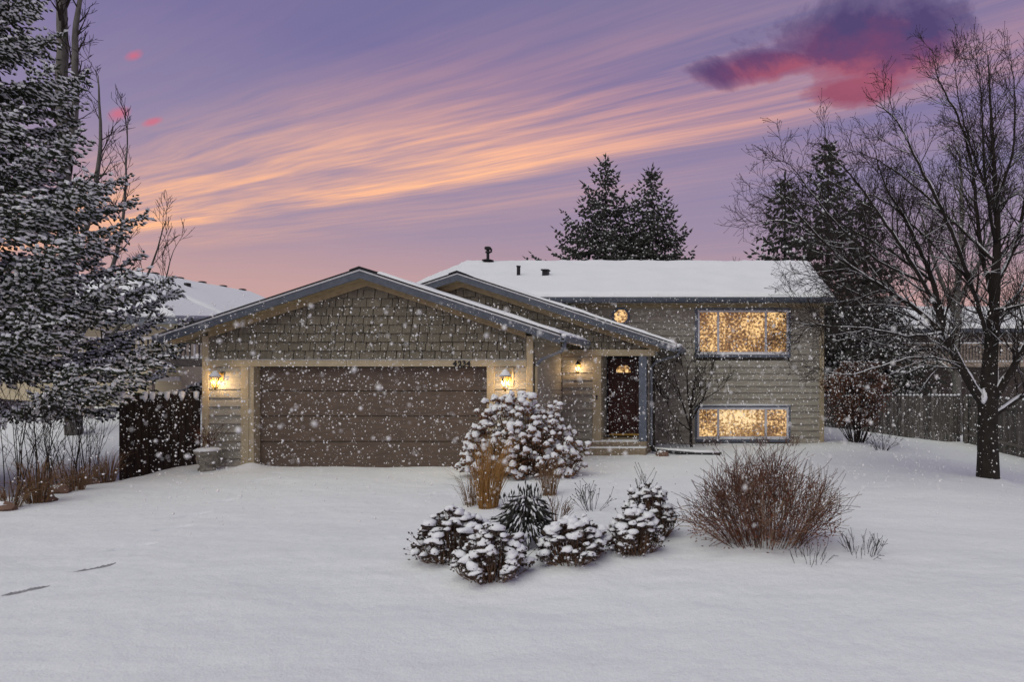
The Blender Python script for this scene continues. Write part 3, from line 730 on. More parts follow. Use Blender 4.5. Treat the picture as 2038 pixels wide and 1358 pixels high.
# --- drain pipe, rock, urn
q = MB(); q.tube([(-1.70, DE+.15, .14), (-1.66, DE-.05, .10), (-1.2, 15.25, .07), (-.5, 15.05, .04), (.02, 14.95, g(.02,14.95)+.03)], .052, 8)
dp = tag(q.build('drain_pipe', M['black'], None, True), 'black drain pipe lying on the snow right of the steps', 'pipe')
q = MB(); q.tube([(-1.6, 15.38, .135), (-1.2, 15.25, .115), (-.5, 15.05, .09), (0, 14.95, g(0,14.95)+.075)], [.03,.035,.04,.03], 8); q.build('pipe_snow', M['snow'], dp, True)
def lump(r, sx, sy, sz, seed, n=2, amp=.25):
    import bmesh
    bm = bmesh.new(); bmesh.ops.create_icosphere(bm, subdivisions=n, radius=1)
    out = MB()
    for v in bm.verts:
        k = 1+amp*noise.noise(v.co*1.6+Vector((seed, seed*.7, 0)))
        out.v.append((v.co.x*r*sx*k, v.co.y*r*sy*k, v.co.z*r*sz*k))
    for f in bm.faces: out.f.append(tuple(v.index for v in f.verts)); out.m.append(0)
    bm.free(); return out
def rock(x, y, r, label, seed, group=None):
    t = thing('rock', label, 'rock', (x, y, g(x,y)), group)
    q = lump(r, 1.2, .8, .75, seed, 2, .6); o = q.build('stone', M['rock'], t); o.location = (0,0,r*.25)
    q = lump(r, .75, .6, .35, seed+3, 2, .7); o = q.build('snow_cap', M['snow'], t, True); o.location = (-.2*r,.1*r,r*.72)
rock(X(1320,15.0), 14.9, .13, 'small brown rock with snow on it beside the steps', 1.3)

# ------------------------------------------------------------------ plants
def leafless(mb, snow, p, d, r, L, lvl, rnd, prm, smb=None):
    """recursive twig: wobbling tapered tube with side shoots"""
    nseg = 4 if lvl > 1 else 3
    pts = [Vector(p)]; dd_ = Vector(d).normalized(); rad = [r]
    for i in range(nseg):
        dd_ = (dd_+Vector((rnd.uniform(-1,1), rnd.uniform(-1,1), rnd.uniform(-1,1)))*prm['wob']+Vector((0,0,prm['up']))).normalized()
        pts.append(pts[-1]+dd_*(L/nseg)); rad.append(max(prm['rmin'], r*(1-.75*(i+1)/nseg)))
    mb.tube(pts, rad, 5 if lvl > 1 else 3, 0, False)
    if snow is not None and r > prm.get('snow_r', .006): snow_on(snow, pts, rad, rnd)
    if lvl <= 0:
        if prm.get('bud'): mb.spindle(pts[-1], dd_, prm['bud']*1.8, prm['bud']*.5, 0, 3)
        return
    n = prm['n'][lvl] if isinstance(prm['n'], (list, tuple)) else prm['n']
    for k in range(n):
        t = prm.get('t0', .25)+(1-prm.get('t0', .25))*(k+rnd.random())/n
        i = min(nseg-1, int(t*nseg)); f_ = t*nseg-i
        b = pts[i].lerp(pts[i+1], f_); ax = (pts[i+1]-pts[i]).normalized()
        o_ = ax.orthogonal().normalized(); o_.rotate(Matrix.Rotation(rnd.uniform(0, 6.283), 3, ax))
        if prm.get('flat'): o_.y *= prm['flat']; o_ = o_.normalized() if o_.length > .01 else Vector((1,0,0))
        ang = rnd.uniform(*prm['ang'])
        nd = ax*math.cos(ang)+o_*math.sin(ang)
        leafless(mb, snow, b, nd, max(prm['rmin'], rad[i]*.6), L*rnd.uniform(*prm['len'])*(1.15-.5*t), lvl-1, rnd, prm)
def snow_on(mb, pts, rad, rnd, thr=.86):
    run = []; rr = []
    def flush():
        if len(run) > 1: mb.tube(list(run), [q if 0 < i < len(rr)-1 else q*.3 for i, q in enumerate(rr)], 6 if rr[0] > .02 else 4, 0, False)
        run.clear(); rr.clear()
    for i in range(len(pts)):
        j = min(i, len(pts)-2); dv = (pts[j+1]-pts[j]).normalized(); r = rad[i]
        if abs(dv.z) < thr and rnd.random() < (.985 if r > .02 else .92):
            n = Vector((0,0,1))-dv*dv.z; n.normalize()
            k = (1-.35*abs(dv.z))*rnd.uniform(.82,1.12)
            run.append(pts[i]+n*(r*(.62 if r < .025 else .72)+.002)); rr.append((r*(.66 if r < .025 else .84)+.003)*k)
        else: flush()
    flush()

def resample(pts, rads, step, wob, rnd):
    out = []; ro = []
    for i in range(len(pts)-1):
        n = max(1, int((pts[i+1]-pts[i]).length/step))
        p0 = pts[max(0,i-1)]; p1 = pts[i]; p2 = pts[i+1]; p3 = pts[min(len(pts)-1,i+2)]
        for k in range(n):
            t = k/n; q = .5*((2*p1)+(p2-p0)*t+(2*p0-5*p1+4*p2-p3)*t*t+(3*p1-p0-3*p2+p3)*t**3)
            if i+k > 0: q = q+Vector((rnd.uniform(-1,1), rnd.uniform(-1,1), rnd.uniform(-1,1)))*wob
            out.append(q); ro.append(rads[i]*(1-t)+rads[i+1]*t)
    out.append(pts[-1]); ro.append(rads[-1]); return out, ro

def maple():
    rnd = random.Random(21); D = 12.3
    bx, by = X(1967,D), D
    tree = thing('bare_tree', 'large bare tree with snow on its limbs, standing right of the house', 'tree', (bx, by, g(bx,by)))
    off = Vector((bx, by, g(bx,by)))
    limbs = [  # (px, py, depth offset), radii
        ([(1967,985,0),(1966,900,0),(1966,800,0),(1972,700,.0),(1981,560,.1),(1984,430,.2),(1974,260,.2),(1966,110,.2)], [.235,.20,.185,.14,.095,.06,.032,.007]),
        ([(1962,812,0),(1915,735,-.15),(1880,660,-.3),(1856,560,-.4),(1808,450,-.5),(1762,370,-.5),(1740,290,-.5)], [.13,.10,.085,.06,.04,.022,.006]),
        ([(1883,668,-.3),(1826,618,-.4),(1760,575,-.6),(1680,520,-.8),(1600,440,-.9),(1535,372,-.9)], [.06,.05,.04,.03,.018,.006]),
        ([(1880,662,-.3),(1808,670,-.6),(1725,655,-.9),(1640,650,-1.1),(1565,640,-1.2)], [.035,.03,.024,.016,.006]),
        ([(1890,694,-.2),(1800,696,.3),(1720,676,.8),(1630,645,1.2),(1560,662,1.4)], [.032,.028,.022,.015,.006]),
        ([(1972,800,0),(2010,742,-.2),(2060,650,-.4),(2110,520,-.5),(2150,380,-.5),(2165,250,-.5)], [.11,.09,.07,.05,.03,.006]),
        ([(1978,830,0),(2040,785,.3),(2120,740,.6),(2200,650,.9),(2260,560,1)], [.06,.052,.042,.03,.006]),
        ([(1976,600,.05),(1950,480,.4),(1935,330,.6),(1905,230,.7),(1868,160,.8),(1856,100,.8)], [.065,.055,.04,.028,.016,.005]),
        ([(1980,570,.1),(2022,480,.5),(2050,340,.8),(2062,190,1)], [.06,.05,.034,.006]),
        ([(1972,690,0),(1930,560,-.6),(1885,440,-1.0),(1830,330,-1.2),(1790,250,-1.3),(1752,205,-1.3)], [.06,.05,.04,.028,.016,.005]),
        ([(1856,560,-.4),(1770,500,-.2),(1680,450,0),(1590,400,.1),(1530,395,.1)], [.035,.03,.022,.014,.006]),
        ([(1984,430,.2),(1945,330,.3),(1915,230,.4),(1900,130,.4)], [.04,.03,.02,.006]),
        ([(1983,400,.2),(2015,300,.1),(2020,200,0),(2010,110,0)], [.04,.03,.02,.006]),
        ([(1826,618,-.4),(1740,560,.3),(1640,480,.7),(1560,440,.9),(1480,455,1)], [.03,.026,.02,.013,.005]),
        ([(1968,740,0),(1990,640,1),(2040,560,1.8),(2080,430,2.3)], [.06,.05,.035,.006]),
        ([(1915,735,-.15),(1860,712,-.9),(1790,718,-1.4),(1700,745,-1.7),(1640,740,-1.8)], [.028,.024,.018,.012,.005]),
        ([(1760,575,-.6),(1700,600,-.7),(1630,640,-.8),(1560,700,-.9)], [.02,.016,.011,.005]),
        ([(1870,620,-.3),(1800,500,-.7),(1745,420,-.8),(1690,345,-.8),(1645,295,-.8)], [.05,.04,.03,.018,.005]),
        ([(1976,620,0),(2030,610,-.9),(2090,590,-1.5),(2160,540,-2)], [.035,.03,.02,.005]),
        ([(1980,520,.1),(1895,440,.5),(1820,370,.9),(1750,320,1.1),(1700,300,1.2)], [.045,.036,.025,.014,.005]),
        ([(1930,560,-.6),(1850,480,.2),(1760,400,.6),(1690,380,.8),(1620,340,.9)], [.035,.028,.02,.013,.005]),
        ([(1830,560,-.4),(1750,520,-1.2),(1660,440,-1.5),(1590,350,-1.6),(1560,320,-1.6)], [.03,.025,.018,.011,.005]),
        ([(1900,700,-.2),(1830,640,.8),(1740,600,1.5),(1650,560,1.9),(1570,540,2.1)], [.035,.03,.022,.013,.005]),
        ([(1980,480,.1),(1960,350,-.6),(1955,230,-.9),(1945,120,-1)], [.045,.034,.02,.005]),
    ]
    trunk, tw, sw = MB(), MB(), MB()
    prm = dict(wob=.16, up=.05, rmin=.0034, n=[2,4,5], ang=(.4,.95), len=(.45,.72), bud=.017, t0=.15, snow_r=.0070)
    for li, (pp, rr) in enumerate(limbs):
        pts = [P(a, b, D+c)-off for (a, b, c) in pp]
        if li == 0: pts[0].z = -.15
        if li: rr = [max(.004, q*.80) for q in rr]
        pts, rad = resample(pts, rr, .16, .014 if li else .006, rnd)
        trunk.tube(pts, rad, 12 if li == 0 else 8, 0)
        if li: snow_on(sw, pts, rad, rnd, .95)
        n = len(pts); Ltot = sum((pts[i+1]-pts[i]).length for i in range(n-1))
        for i in range(2, n):
            if li == 0 and pts[i].z < 2.4: continue
            if li and i < n*.14: continue
            for k in range(2 if rnd.random() < .75 else 1):
                ax = (pts[i]-pts[i-1]).normalized(); o_ = ax.orthogonal().normalized(); o_.rotate(Matrix.Rotation(rnd.uniform(0, 6.283), 3, ax))
                o_ = (o_+Vector((0,0,.2))).normalized()
                a = rnd.uniform(.55, 1.15); nd = ax*math.cos(a)+o_*math.sin(a)
                t = i/n; L = (.36+.95*rnd.random())*(1.2-.7*t)*(1.0 if Ltot > 2 else .75)
                leafless(tw, sw, pts[i], nd, max(.006, min(.022, rad[i]*.42)), L, 2 if L > .55 else 1, rnd, prm)
    # flare at the foot
    trunk.build('trunk', M['bark'], tree, True)
    o = tw.build('twigs', M['twig'], tree); o['kind'] = 'stuff'
    o = sw.build('branch_snow', M['snow'], tree, True); o['kind'] = 'stuff'
    for (px_, py_, r_, dx_) in ((1958,796,.085,-.06),(1884,668,.07,-.3),(1976,658,.05,0),(1974,804,.07,-.06)):      # snow lodged in the forks
        q = lump(r_, .75, .8, 1.5, px_*.01, 2, .8); o = q.build('fork_snow', M['snow'], tree, True); o.location = P(px_, py_-6, D+dx_-.06)-off
maple()

def spruce(name, label, x, y, base_z, height, r0, z_low, rnd_seed, nmat, density=1.0, tuft=.16, snow=.5, droop=.25, group=None, upturn=.1, nb=7, zmax=None, gap=.30, power=.85, vary=(.68,1.12), lmax=9.0, face=None, fat=1.0, snow_size=1.0):
    rnd = random.Random(rnd_seed)
    t = thing(name, label, 'tree', (x, y, base_z), group)
    tr, fo, sn = MB(), MB(), MB()
    tr.tube([(0,0,-.3),(0,0,height*.5),(0,0,height)], [height*.016, height*.009, .015], 10)
    z = z_low
    while z < height-.15:
        f_ = (height-z)/(height-z_low); rad0 = r0*(f_**power)+.12
        k = max(3, int(nb*(.55+.5*f_)))
        a0 = rnd.random()*6.28
        for i in range(k):
            a = a0+6.283*i/k+rnd.uniform(-.25,.25); rad = rad0*rnd.uniform(*vary)
            dens = density
            if zmax and z > zmax: dens *= .35
            if face is not None and math.cos(a-face) < -.1: dens *= .35
            dirh = Vector((math.cos(a), math.sin(a), 0)); side = Vector((-math.sin(a), math.cos(a), 0))
            zb = z+rnd.uniform(-.12,.12); n = max(4, int(rad/.22)); pts = []
            for j in range(n+1):
                s = j/n; pts.append(dirh*(rad*s)+Vector((0,0,zb-droop*rad*math.sin(s*2.2)*.75+upturn*rad*s**3))+side*(.05*rad*math.sin(3*s+a)))
            tr.tube(pts, [max(.006, .022*f_*(1-s/n)+.006) for s in range(n+1)], 4, 0, False)
            # branchlets to both sides, longest in the middle, each a row of needle tufts
            m_ = max(3, int(rad/(tuft*1.15)*dens))
            for j in range(m_):
                s = .12+.88*(j+rnd.random())/m_; ii = min(n-1, int(s*n)); b = pts[ii].lerp(pts[ii+1], s*n-ii); ax = (pts[ii+1]-pts[ii]).normalized()
                for sg in (-1, 1):
                    Lb = min(lmax, rad*(.40*math.sin(math.pi*min(1,s*.85+.12))+.05))*rnd.uniform(.45,1.1)
                    bd = (ax*rnd.uniform(.4,.9)+side*sg*rnd.uniform(.5,.9)+Vector((0,0,rnd.uniform(-.6,.05)))).normalized()
                    kk = max(1, int(Lb/(tuft*.72)))
                    for q_ in range(kk):
                        p = b+bd*(Lb*q_/kk); dvec = (bd+Vector((rnd.uniform(-.6,.6), rnd.uniform(-.6,.6), rnd.uniform(-.9,.2)))).normalized()
                        L = tuft*rnd.uniform(.7,1.25)
                        fo.spindle(p, dvec, L, tuft*fat*rnd.uniform(.14,.25), 0, 4, .5)
                        if rnd.random() < snow*(.6+.4*s):
                            sn.spindle(p+Vector((rnd.uniform(-.02,.02), rnd.uniform(-.02,.02), tuft*.17*fat)), (dvec+Vector((0,0,.12))), L*snow_size*rnd.uniform(.5,.95), tuft*fat*snow_size*rnd.uniform(.11,.24), 0, 4, .5)
            fo.spindle(pts[-1], (pts[-1]-pts[-2]), tuft*1.3, tuft*.18, 0, 4)
        z += gap*(.55+.6*f_)*rnd.uniform(.8,1.2)*(2.2 if zmax and z > zmax else 1)
    for q_ in range(10): fo.spindle((0,0,height-.13*q_), Vector((rnd.uniform(-.7,.7), rnd.uniform(-.7,.7), .7)), tuft*1.5, tuft*.24, 0, 4)
    tr.build('trunk', M['bark'], t)
    o = fo.build('crown', M[nmat], t); o['kind'] = 'stuff'
    if sn.f: o = sn.build('crown_snow', M['snow'], t); o['kind'] = 'stuff'
    return t
spruce('spruce_tree', 'tall snow-laden spruce filling the left edge of the view', -15.45, 11.7, .0, 19, 4.85, 2.0, 5, 'needle', 1.6, .10, .66, .26, upturn=.20, nb=13, zmax=10.2, gap=.40, power=1.5, vary=(.62,1.04), lmax=.58, face=-.35, fat=1.25, snow_size=1.45)
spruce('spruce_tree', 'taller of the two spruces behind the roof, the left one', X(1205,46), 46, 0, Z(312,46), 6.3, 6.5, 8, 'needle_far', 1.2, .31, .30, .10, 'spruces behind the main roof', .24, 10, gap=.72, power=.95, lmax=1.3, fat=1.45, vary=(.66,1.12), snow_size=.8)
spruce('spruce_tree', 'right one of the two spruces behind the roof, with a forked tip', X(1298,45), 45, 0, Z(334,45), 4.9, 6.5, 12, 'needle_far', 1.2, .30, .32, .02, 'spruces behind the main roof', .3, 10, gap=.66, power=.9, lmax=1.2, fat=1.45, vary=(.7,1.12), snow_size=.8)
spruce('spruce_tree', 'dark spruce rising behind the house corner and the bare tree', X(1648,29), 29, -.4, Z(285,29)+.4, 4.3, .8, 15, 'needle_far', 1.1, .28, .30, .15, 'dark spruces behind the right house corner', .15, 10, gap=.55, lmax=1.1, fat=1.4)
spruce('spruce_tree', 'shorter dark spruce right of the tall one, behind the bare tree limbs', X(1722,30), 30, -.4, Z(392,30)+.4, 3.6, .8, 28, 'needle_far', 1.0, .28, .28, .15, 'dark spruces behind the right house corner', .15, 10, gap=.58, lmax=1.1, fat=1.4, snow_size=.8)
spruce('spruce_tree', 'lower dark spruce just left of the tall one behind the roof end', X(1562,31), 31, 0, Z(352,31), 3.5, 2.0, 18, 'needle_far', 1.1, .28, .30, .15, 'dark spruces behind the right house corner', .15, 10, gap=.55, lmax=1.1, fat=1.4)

def bare_tree(label, x, y, bz, stems, prm, lvl, mm, seed, rt, snow=False, group=None, name='bare_tree', cat='tree'):
    rnd = random.Random(seed); t = thing(name, label, cat, (x, y, bz), group); a, b, s = MB(), MB(), MB()
    for (pts, rr) in stems:
        pts, rad = resample([Vector(p) for p in pts], rr, .4, .02, rnd)
        a.tube(pts, rad, 8)
        n = len(pts)
        for i in range(2, n):
            if pts[i].z < prm.get('zmin', 0): continue
            for k in range(prm.get('per', 1)):
                ax = (pts[i]-pts[i-1]).normalized(); o_ = ax.orthogonal().normalized(); o_.rotate(Matrix.Rotation(rnd.uniform(0,6.283), 3, ax))
                an = rnd.uniform(*prm['ang']); nd = ax*math.cos(an)+o_*math.sin(an)
                leafless(b, s if snow else None, pts[i], nd, max(.008, rad[i]*.4), prm['L']*rnd.uniform(.5,1.2)*(1.25-.6*i/n), lvl, rnd, prm)
    a.build('trunk', M[mm], t, True); o = b.build('twigs', M[rt], t); o['kind'] = 'stuff'
    if snow and s.f: o = s.build('branch_snow', M['snow'], t); o['kind'] = 'stuff'
    return t
D = 18.0
def rel(px, py, d, x0, y0, z0): q = P(px, py, d); return (q.x-x0, q.y-y0, q.z-z0)
x0, y0, z0 = X(150,D), D, g(X(150,D), D)
stems = [([(0,0,-.2), rel(135,600,D,x0,y0,z0), rel(125,240,D,x0,y0,z0), rel(122,0,D,x0,y0,z0), rel(118,-160,D,x0,y0,z0)], [.2,.17,.14,.11,.03]),
         ([rel(130,330,D,x0,y0,z0), rel(150,220,D,x0,y0,z0), rel(150,80,D,x0,y0,z0), rel(165,-60,D,x0,y0,z0)], [.09,.08,.07,.03]),
         ([rel(132,560,D,x0,y0,z0), rel(180,420,D,x0,y0,z0), rel(200,280,D,x0,y0,z0), rel(195,150,D,x0,y0,z0)], [.08,.06,.04,.012]),
         ([rel(134,700,D,x0,y0,z0), rel(200,600,D,x0,y0,z0), rel(240,470,D,x0,y0,z0), rel(250,330,D,x0,y0,z0), rel(255,235,D,x0,y0,z0)], [.08,.06,.04,.02,.008]),
         ([rel(134,760,D,x0,y0,z0), rel(230,660,D,x0,y0,z0), rel(290,560,D,x0,y0,z0), rel(330,440,D,x0,y0,z0)], [.07,.05,.03,.008]),
         ([rel(134,780,D,x0,y0,z0), rel(240,700,D,x0,y0,z0), rel(310,610,D,x0,y0,z0), rel(345,500,D,x0,y0,z0)], [.06,.045,.025,.008])]
bare_tree('pale-trunked bare tree with upright twigs behind the left spruce', x0, y0, z0, stems,
          dict(wob=.10, up=.14, rmin=.0055, n=[2,3,4], ang=(.3,.8), len=(.45,.7), L=1.1, bud=.013, zmin=2.0, per=1, t0=.2), 2, 'bark2', 4, 'twig')
D = 27.0; x0, y0, z0 = X(1905,D), D, -.6
stems = [([(0,0,-.2), rel(1905,600,D,x0,y0,z0), rel(1915,430,D,x0,y0,z0), rel(1910,300,D,x0,y0,z0)], [.22,.16,.1,.03]),
         ([rel(1905,640,D,x0,y0,z0), rel(1860,520,D,x0,y0,z0), rel(1830,420,D,x0,y0,z0)], [.12,.08,.02]),
         ([rel(1906,600,D,x0,y0,z0), rel(1960,500,D,x0,y0,z0), rel(2000,380,D,x0,y0,z0)], [.12,.08,.02])]
bare_tree('grey bare tree beyond the corner of the right fence', x0, y0, z0, stems, dict(wob=.13, up=.08, rmin=.009, n=[2,3,4], ang=(.4,.9), len=(.45,.7), L=1.9, zmin=2.2, per=1, t0=.2), 2, 'bark2', 14, 'bark2', True)
D = 52.0; x0, y0, z0 = X(1465,D), D, 0
stems = [([(0,0,-.2), (0,0,6), (.2,0,10.6)], [.2,.15,.04]), ([(0,0,5), (-1.2,0,8), (-1.6,0,10.5)], [.1,.07,.03]), ([(0,0,5), (1.2,0,8), (1.5,0,10.8)], [.1,.07,.03])]
bare_tree('distant frosted treetop just showing above the roof ridge', x0, y0, z0, stems, dict(wob=.1, up=.1, rmin=.02, n=[2,3,3], ang=(.3,.8), len=(.45,.7), L=1.6, zmin=6, per=1, t0=.2), 1, 'bark2', 24, 'bark2', True)

def twig_bush(name, label, x, y, n, h, spread, mm, seed, r=.006, lvl=1, nb=(2,3), bud=0.0, up=.06, wob=.10, base=.15, cat='bush', group=None, flat=1.0, snow=False, ang=(.25,.7), bend=1.0):
    rnd = random.Random(seed); bz = g(x, y, False)
    t = thing(name, label, cat, (x, y, bz), group); mb = MB(); s = MB()
    prm = dict(wob=wob, up=up, rmin=.0026, n=list(nb), ang=ang, len=(.35,.6), bud=bud, t0=.35, snow_r=.004)
    for i in range(n):
        a = rnd.uniform(0, 6.283); q = math.sqrt(rnd.random())
        p = Vector((math.cos(a)*base*spread*q, math.sin(a)*base*spread*q*flat, -.04))
        tgt = Vector((math.cos(a)*spread*q, math.sin(a)*spread*q*flat, h*(math.sqrt(max(.03, 1-(q*.95)**2*bend)))*rnd.uniform(.8,1.08)))
        d = tgt-p; leafless(mb, s if snow else None, p, d, r*rnd.uniform(.7,1.2), d.length, lvl, rnd, prm)
    o = mb.build('stems', M[mm], t); o['kind'] = 'stuff'
    if s.f: o = s.build('stem_snow', M['snow'], t); o['kind'] = 'stuff'
    return t, rnd
# red-brown spirea mound on the lawn
t, rnd = twig_bush('twig_bush', 'wide rounded red-brown twig bush on the snowy lawn', .5, 7.05, 190, .93, .95, 'redtwig', 31, .0045, 1, (2,5), .009, .02, .17, .5, flat=.8, ang=(.3,.9))
q = MB(); prm = dict(wob=.17, up=.02, rmin=.0022, n=[2,4], ang=(.3,.9), len=(.35,.6), bud=.007, t0=.3, snow_r=.004)
for i in range(130):
    a = rnd.uniform(0,6.283); e = math.sqrt(rnd.random()); b0 = Vector((math.cos(a)*.45*e, math.sin(a)*.36*e, -.03)); tp = Vector((math.cos(a)*.92*e, math.sin(a)*.72*e, .9*math.sqrt(max(.03,1-(e*.95)**2))*rnd.uniform(.7,1.0)))
    leafless(q, None, b0, tp-b0, .004, (tp-b0).length, 1, rnd, prm)
o = q.build('tan_stems', M['tanstem'], t); o['kind'] = 'stuff'
q = MB()
for i in range(2300):
    a = rnd.uniform(0, 6.28); e = math.sqrt(rnd.random()); zz2 = rnd.uniform(.1,.92)*math.sqrt(max(.05,1-(e*.95)**2))
    p = Vector((math.cos(a)*.85*e, math.sin(a)*.68*e, zz2)); d = Vector((rnd.uniform(-1,1), rnd.uniform(-1,1), rnd.uniform(-.6,1)))
    q.spindle(p, d, rnd.uniform(.018,.042), rnd.uniform(.005,.010), 0, 3)
o = q.build('dry_leaves', M['redleaf'], t); o['kind'] = 'stuff'
# small multi-stem tree against the main wall
x, y = X(1376,16.8), 16.8
rnd = random.Random(41); t = thing('small_bare_tree', 'small bare multi-stemmed tree against the wall left of the windows', 'tree', (x, y, g(x,y))); a, b, s = MB(), MB(), MB()
prm = dict(wob=.14, up=.10, rmin=.0048, n=[2,4,5], ang=(.35,.8), len=(.45,.7), t0=.2, bud=.012, snow_r=.007)
for (pp, rr) in (([(0,0,-.1),(-.02,0,.45),(-.02,0,1.0),(.05,0,1.5),(.12,0,2.0)], [.045,.04,.032,.022,.008]),
                 ([(-.02,0,.5),(-.15,.0,.9),(-.3,-.05,1.4),(-.45,-.1,1.9)], [.03,.025,.018,.007]),
                 ([(-.02,0,.7),(.22,-.05,1.1),(.4,-.1,1.5),(.55,-.1,2.0)], [.028,.024,.016,.007]),
                 ([(-.03,0,.45),(-.28,-.1,.62),(-.55,-.1,.95),(-.65,-.1,1.35)], [.022,.018,.012,.006]),
                 ([(-.02,0,.9),(-.1,.1,1.4),(-.12,.1,1.85),(-.1,.1,2.25)], [.025,.02,.014,.006]),
                 ([(0,0,.95),(.3,.05,1.25),(.6,.05,1.45),(.85,.05,1.6)], [.02,.016,.012,.006])):
    pts, rad = resample([Vector(p) for p in pp], rr, .2, .012, rnd); a.tube(pts, rad, 6)
    for i in range(3, len(pts)):
        if pts[i].z < .55: continue
        ax = (pts[i]-pts[i-1]).normalized(); o_ = ax.orthogonal().normalized(); o_.rotate(Matrix.Rotation(rnd.uniform(0,6.28), 3, ax)); an = rnd.uniform(.35,.85)
        leafless(b, s, pts[i], ax*math.cos(an)+o_*math.sin(an), max(.007, rad[i]*.5), rnd.uniform(.4,.85), 2, rnd, prm)
for k in range(5): leafless(b, None, Vector((-.5+.1*k, -.1, 0)), Vector((-.7+.2*rnd.random(), 0, 1)), .006, rnd.uniform(.5,.9), 1, rnd, prm)
a.build('trunk', M['bark'], t, True); o = b.build('twigs', M['twig'], t); o['kind'] = 'stuff'
if s.f: o = s.build('branch_snow', M['snow'], t); o['kind'] = 'stuff'

# leafy brown bush at the house corner
x, y = X(1706,17.4), 17.4
t, rnd = twig_bush('leafy_bush', 'big bush with brown dead leaves at the right house corner', x, y, 46, 2.2, .85, 'twig', 51, .016, 2, (2,3,3), 0, .08, .12, .22)
q, s = MB(), MB()
for i in range(8500):
    a = rnd.uniform(0, 6.28); e = math.sqrt(rnd.random()); zz2 = .45+1.75*rnd.random()**.75; w_ = .95*min(1, .55+.5*zz2/1.2)*(1 if zz2 < 1.9 else .75)
    k = .75+.5*noise.noise(Vector((math.cos(a)*1.7, math.sin(a)*1.7, zz2*1.6)))
    if noise.noise(Vector((math.cos(a)*e*3.2, math.sin(a)*e*3.2, zz2*3.2))) < -.12: continue
    p = Vector((math.cos(a)*w_*e*k*1.15, math.sin(a)*w_*e*k, zz2)); d = Vector((rnd.uniform(-1,1), rnd.uniform(-1,1), rnd.uniform(-1,.3)))
    q.spindle(p, d, rnd.uniform(.05,.095), rnd.uniform(.014,.026), 0, 3, .5)
    if rnd.random() < .10+.35*max(0, (zz2-1.6)): s.spindle(p+Vector((0,0,.025)), Vector((d.x, d.y, .1)), .07, .024, 0, 4, .5)
for o, nm, mm in ((q,'dead_leaves','leaf'),(s,'leaf_snow','snow')): o = o.build(nm, M[mm], t); o['kind'] = 'stuff'
twig_bush('twig_bush', 'low spreading bare twigs in front of the brown leafy bush', X(1752,16.6), 16.5, 16, .42, .62, 'twig', 53, .011, 2, (2,3,3), 0, .03, .2, .3, snow=True)

# flower heads topped with snow (shared meshes)
def head_meshes(mm, r, flat, nm, spikes, cover, under=.25):
    """dry flower cluster: short florets all round, an uneven lump of snow lying on top"""
    out = []
    for v in range(6):
        rnd = random.Random(100+v); q = MB()
        for i in range(spikes):
            a = 6.283*(i+rnd.random()*.7)/spikes; e = rnd.uniform(.1,.5); d = Vector((math.cos(a), math.sin(a), rnd.uniform(-.5,.7)))
            q.spindle(Vector((math.cos(a)*e*r, math.sin(a)*e*r, -r*.45*rnd.random())), d, r*rnd.uniform(.6,1.05), r*rnd.uniform(.16,.30), 0, 4, .7)
        l = lump(1, cover*rnd.uniform(.85,1.15), cover*rnd.uniform(.8,1.1), 1, v*3.7+spikes, 2, .55); o = len(q.v)
        ox_, oy_ = rnd.uniform(-.15,.15)*r, rnd.uniform(-.15,.15)*r
        for (a_, b_, c_) in l.v: q.v.append((a_*r+ox_, b_*r+oy_, r*.12+(c_*r*flat if c_ > 0 else c_*r*under)))
        for f in l.f: q.f.append(tuple(i+o for i in f)); q.m.append(1)
        me = q.mesh(nm, [M[mm], M['snow']]); me.polygons.foreach_set('use_smooth', [k == 1 for k in q.m]); out.append(me)
    return out
HH = head_meshes('head', .073, .95, 'hydrangea_head', 18, .93, .4); SH = head_meshes('head2', .05, .62, 'sedum_head', 18, 1.12)
SB = head_meshes('head2', .042, .05, 'bare_sedum_head', 18, .3)
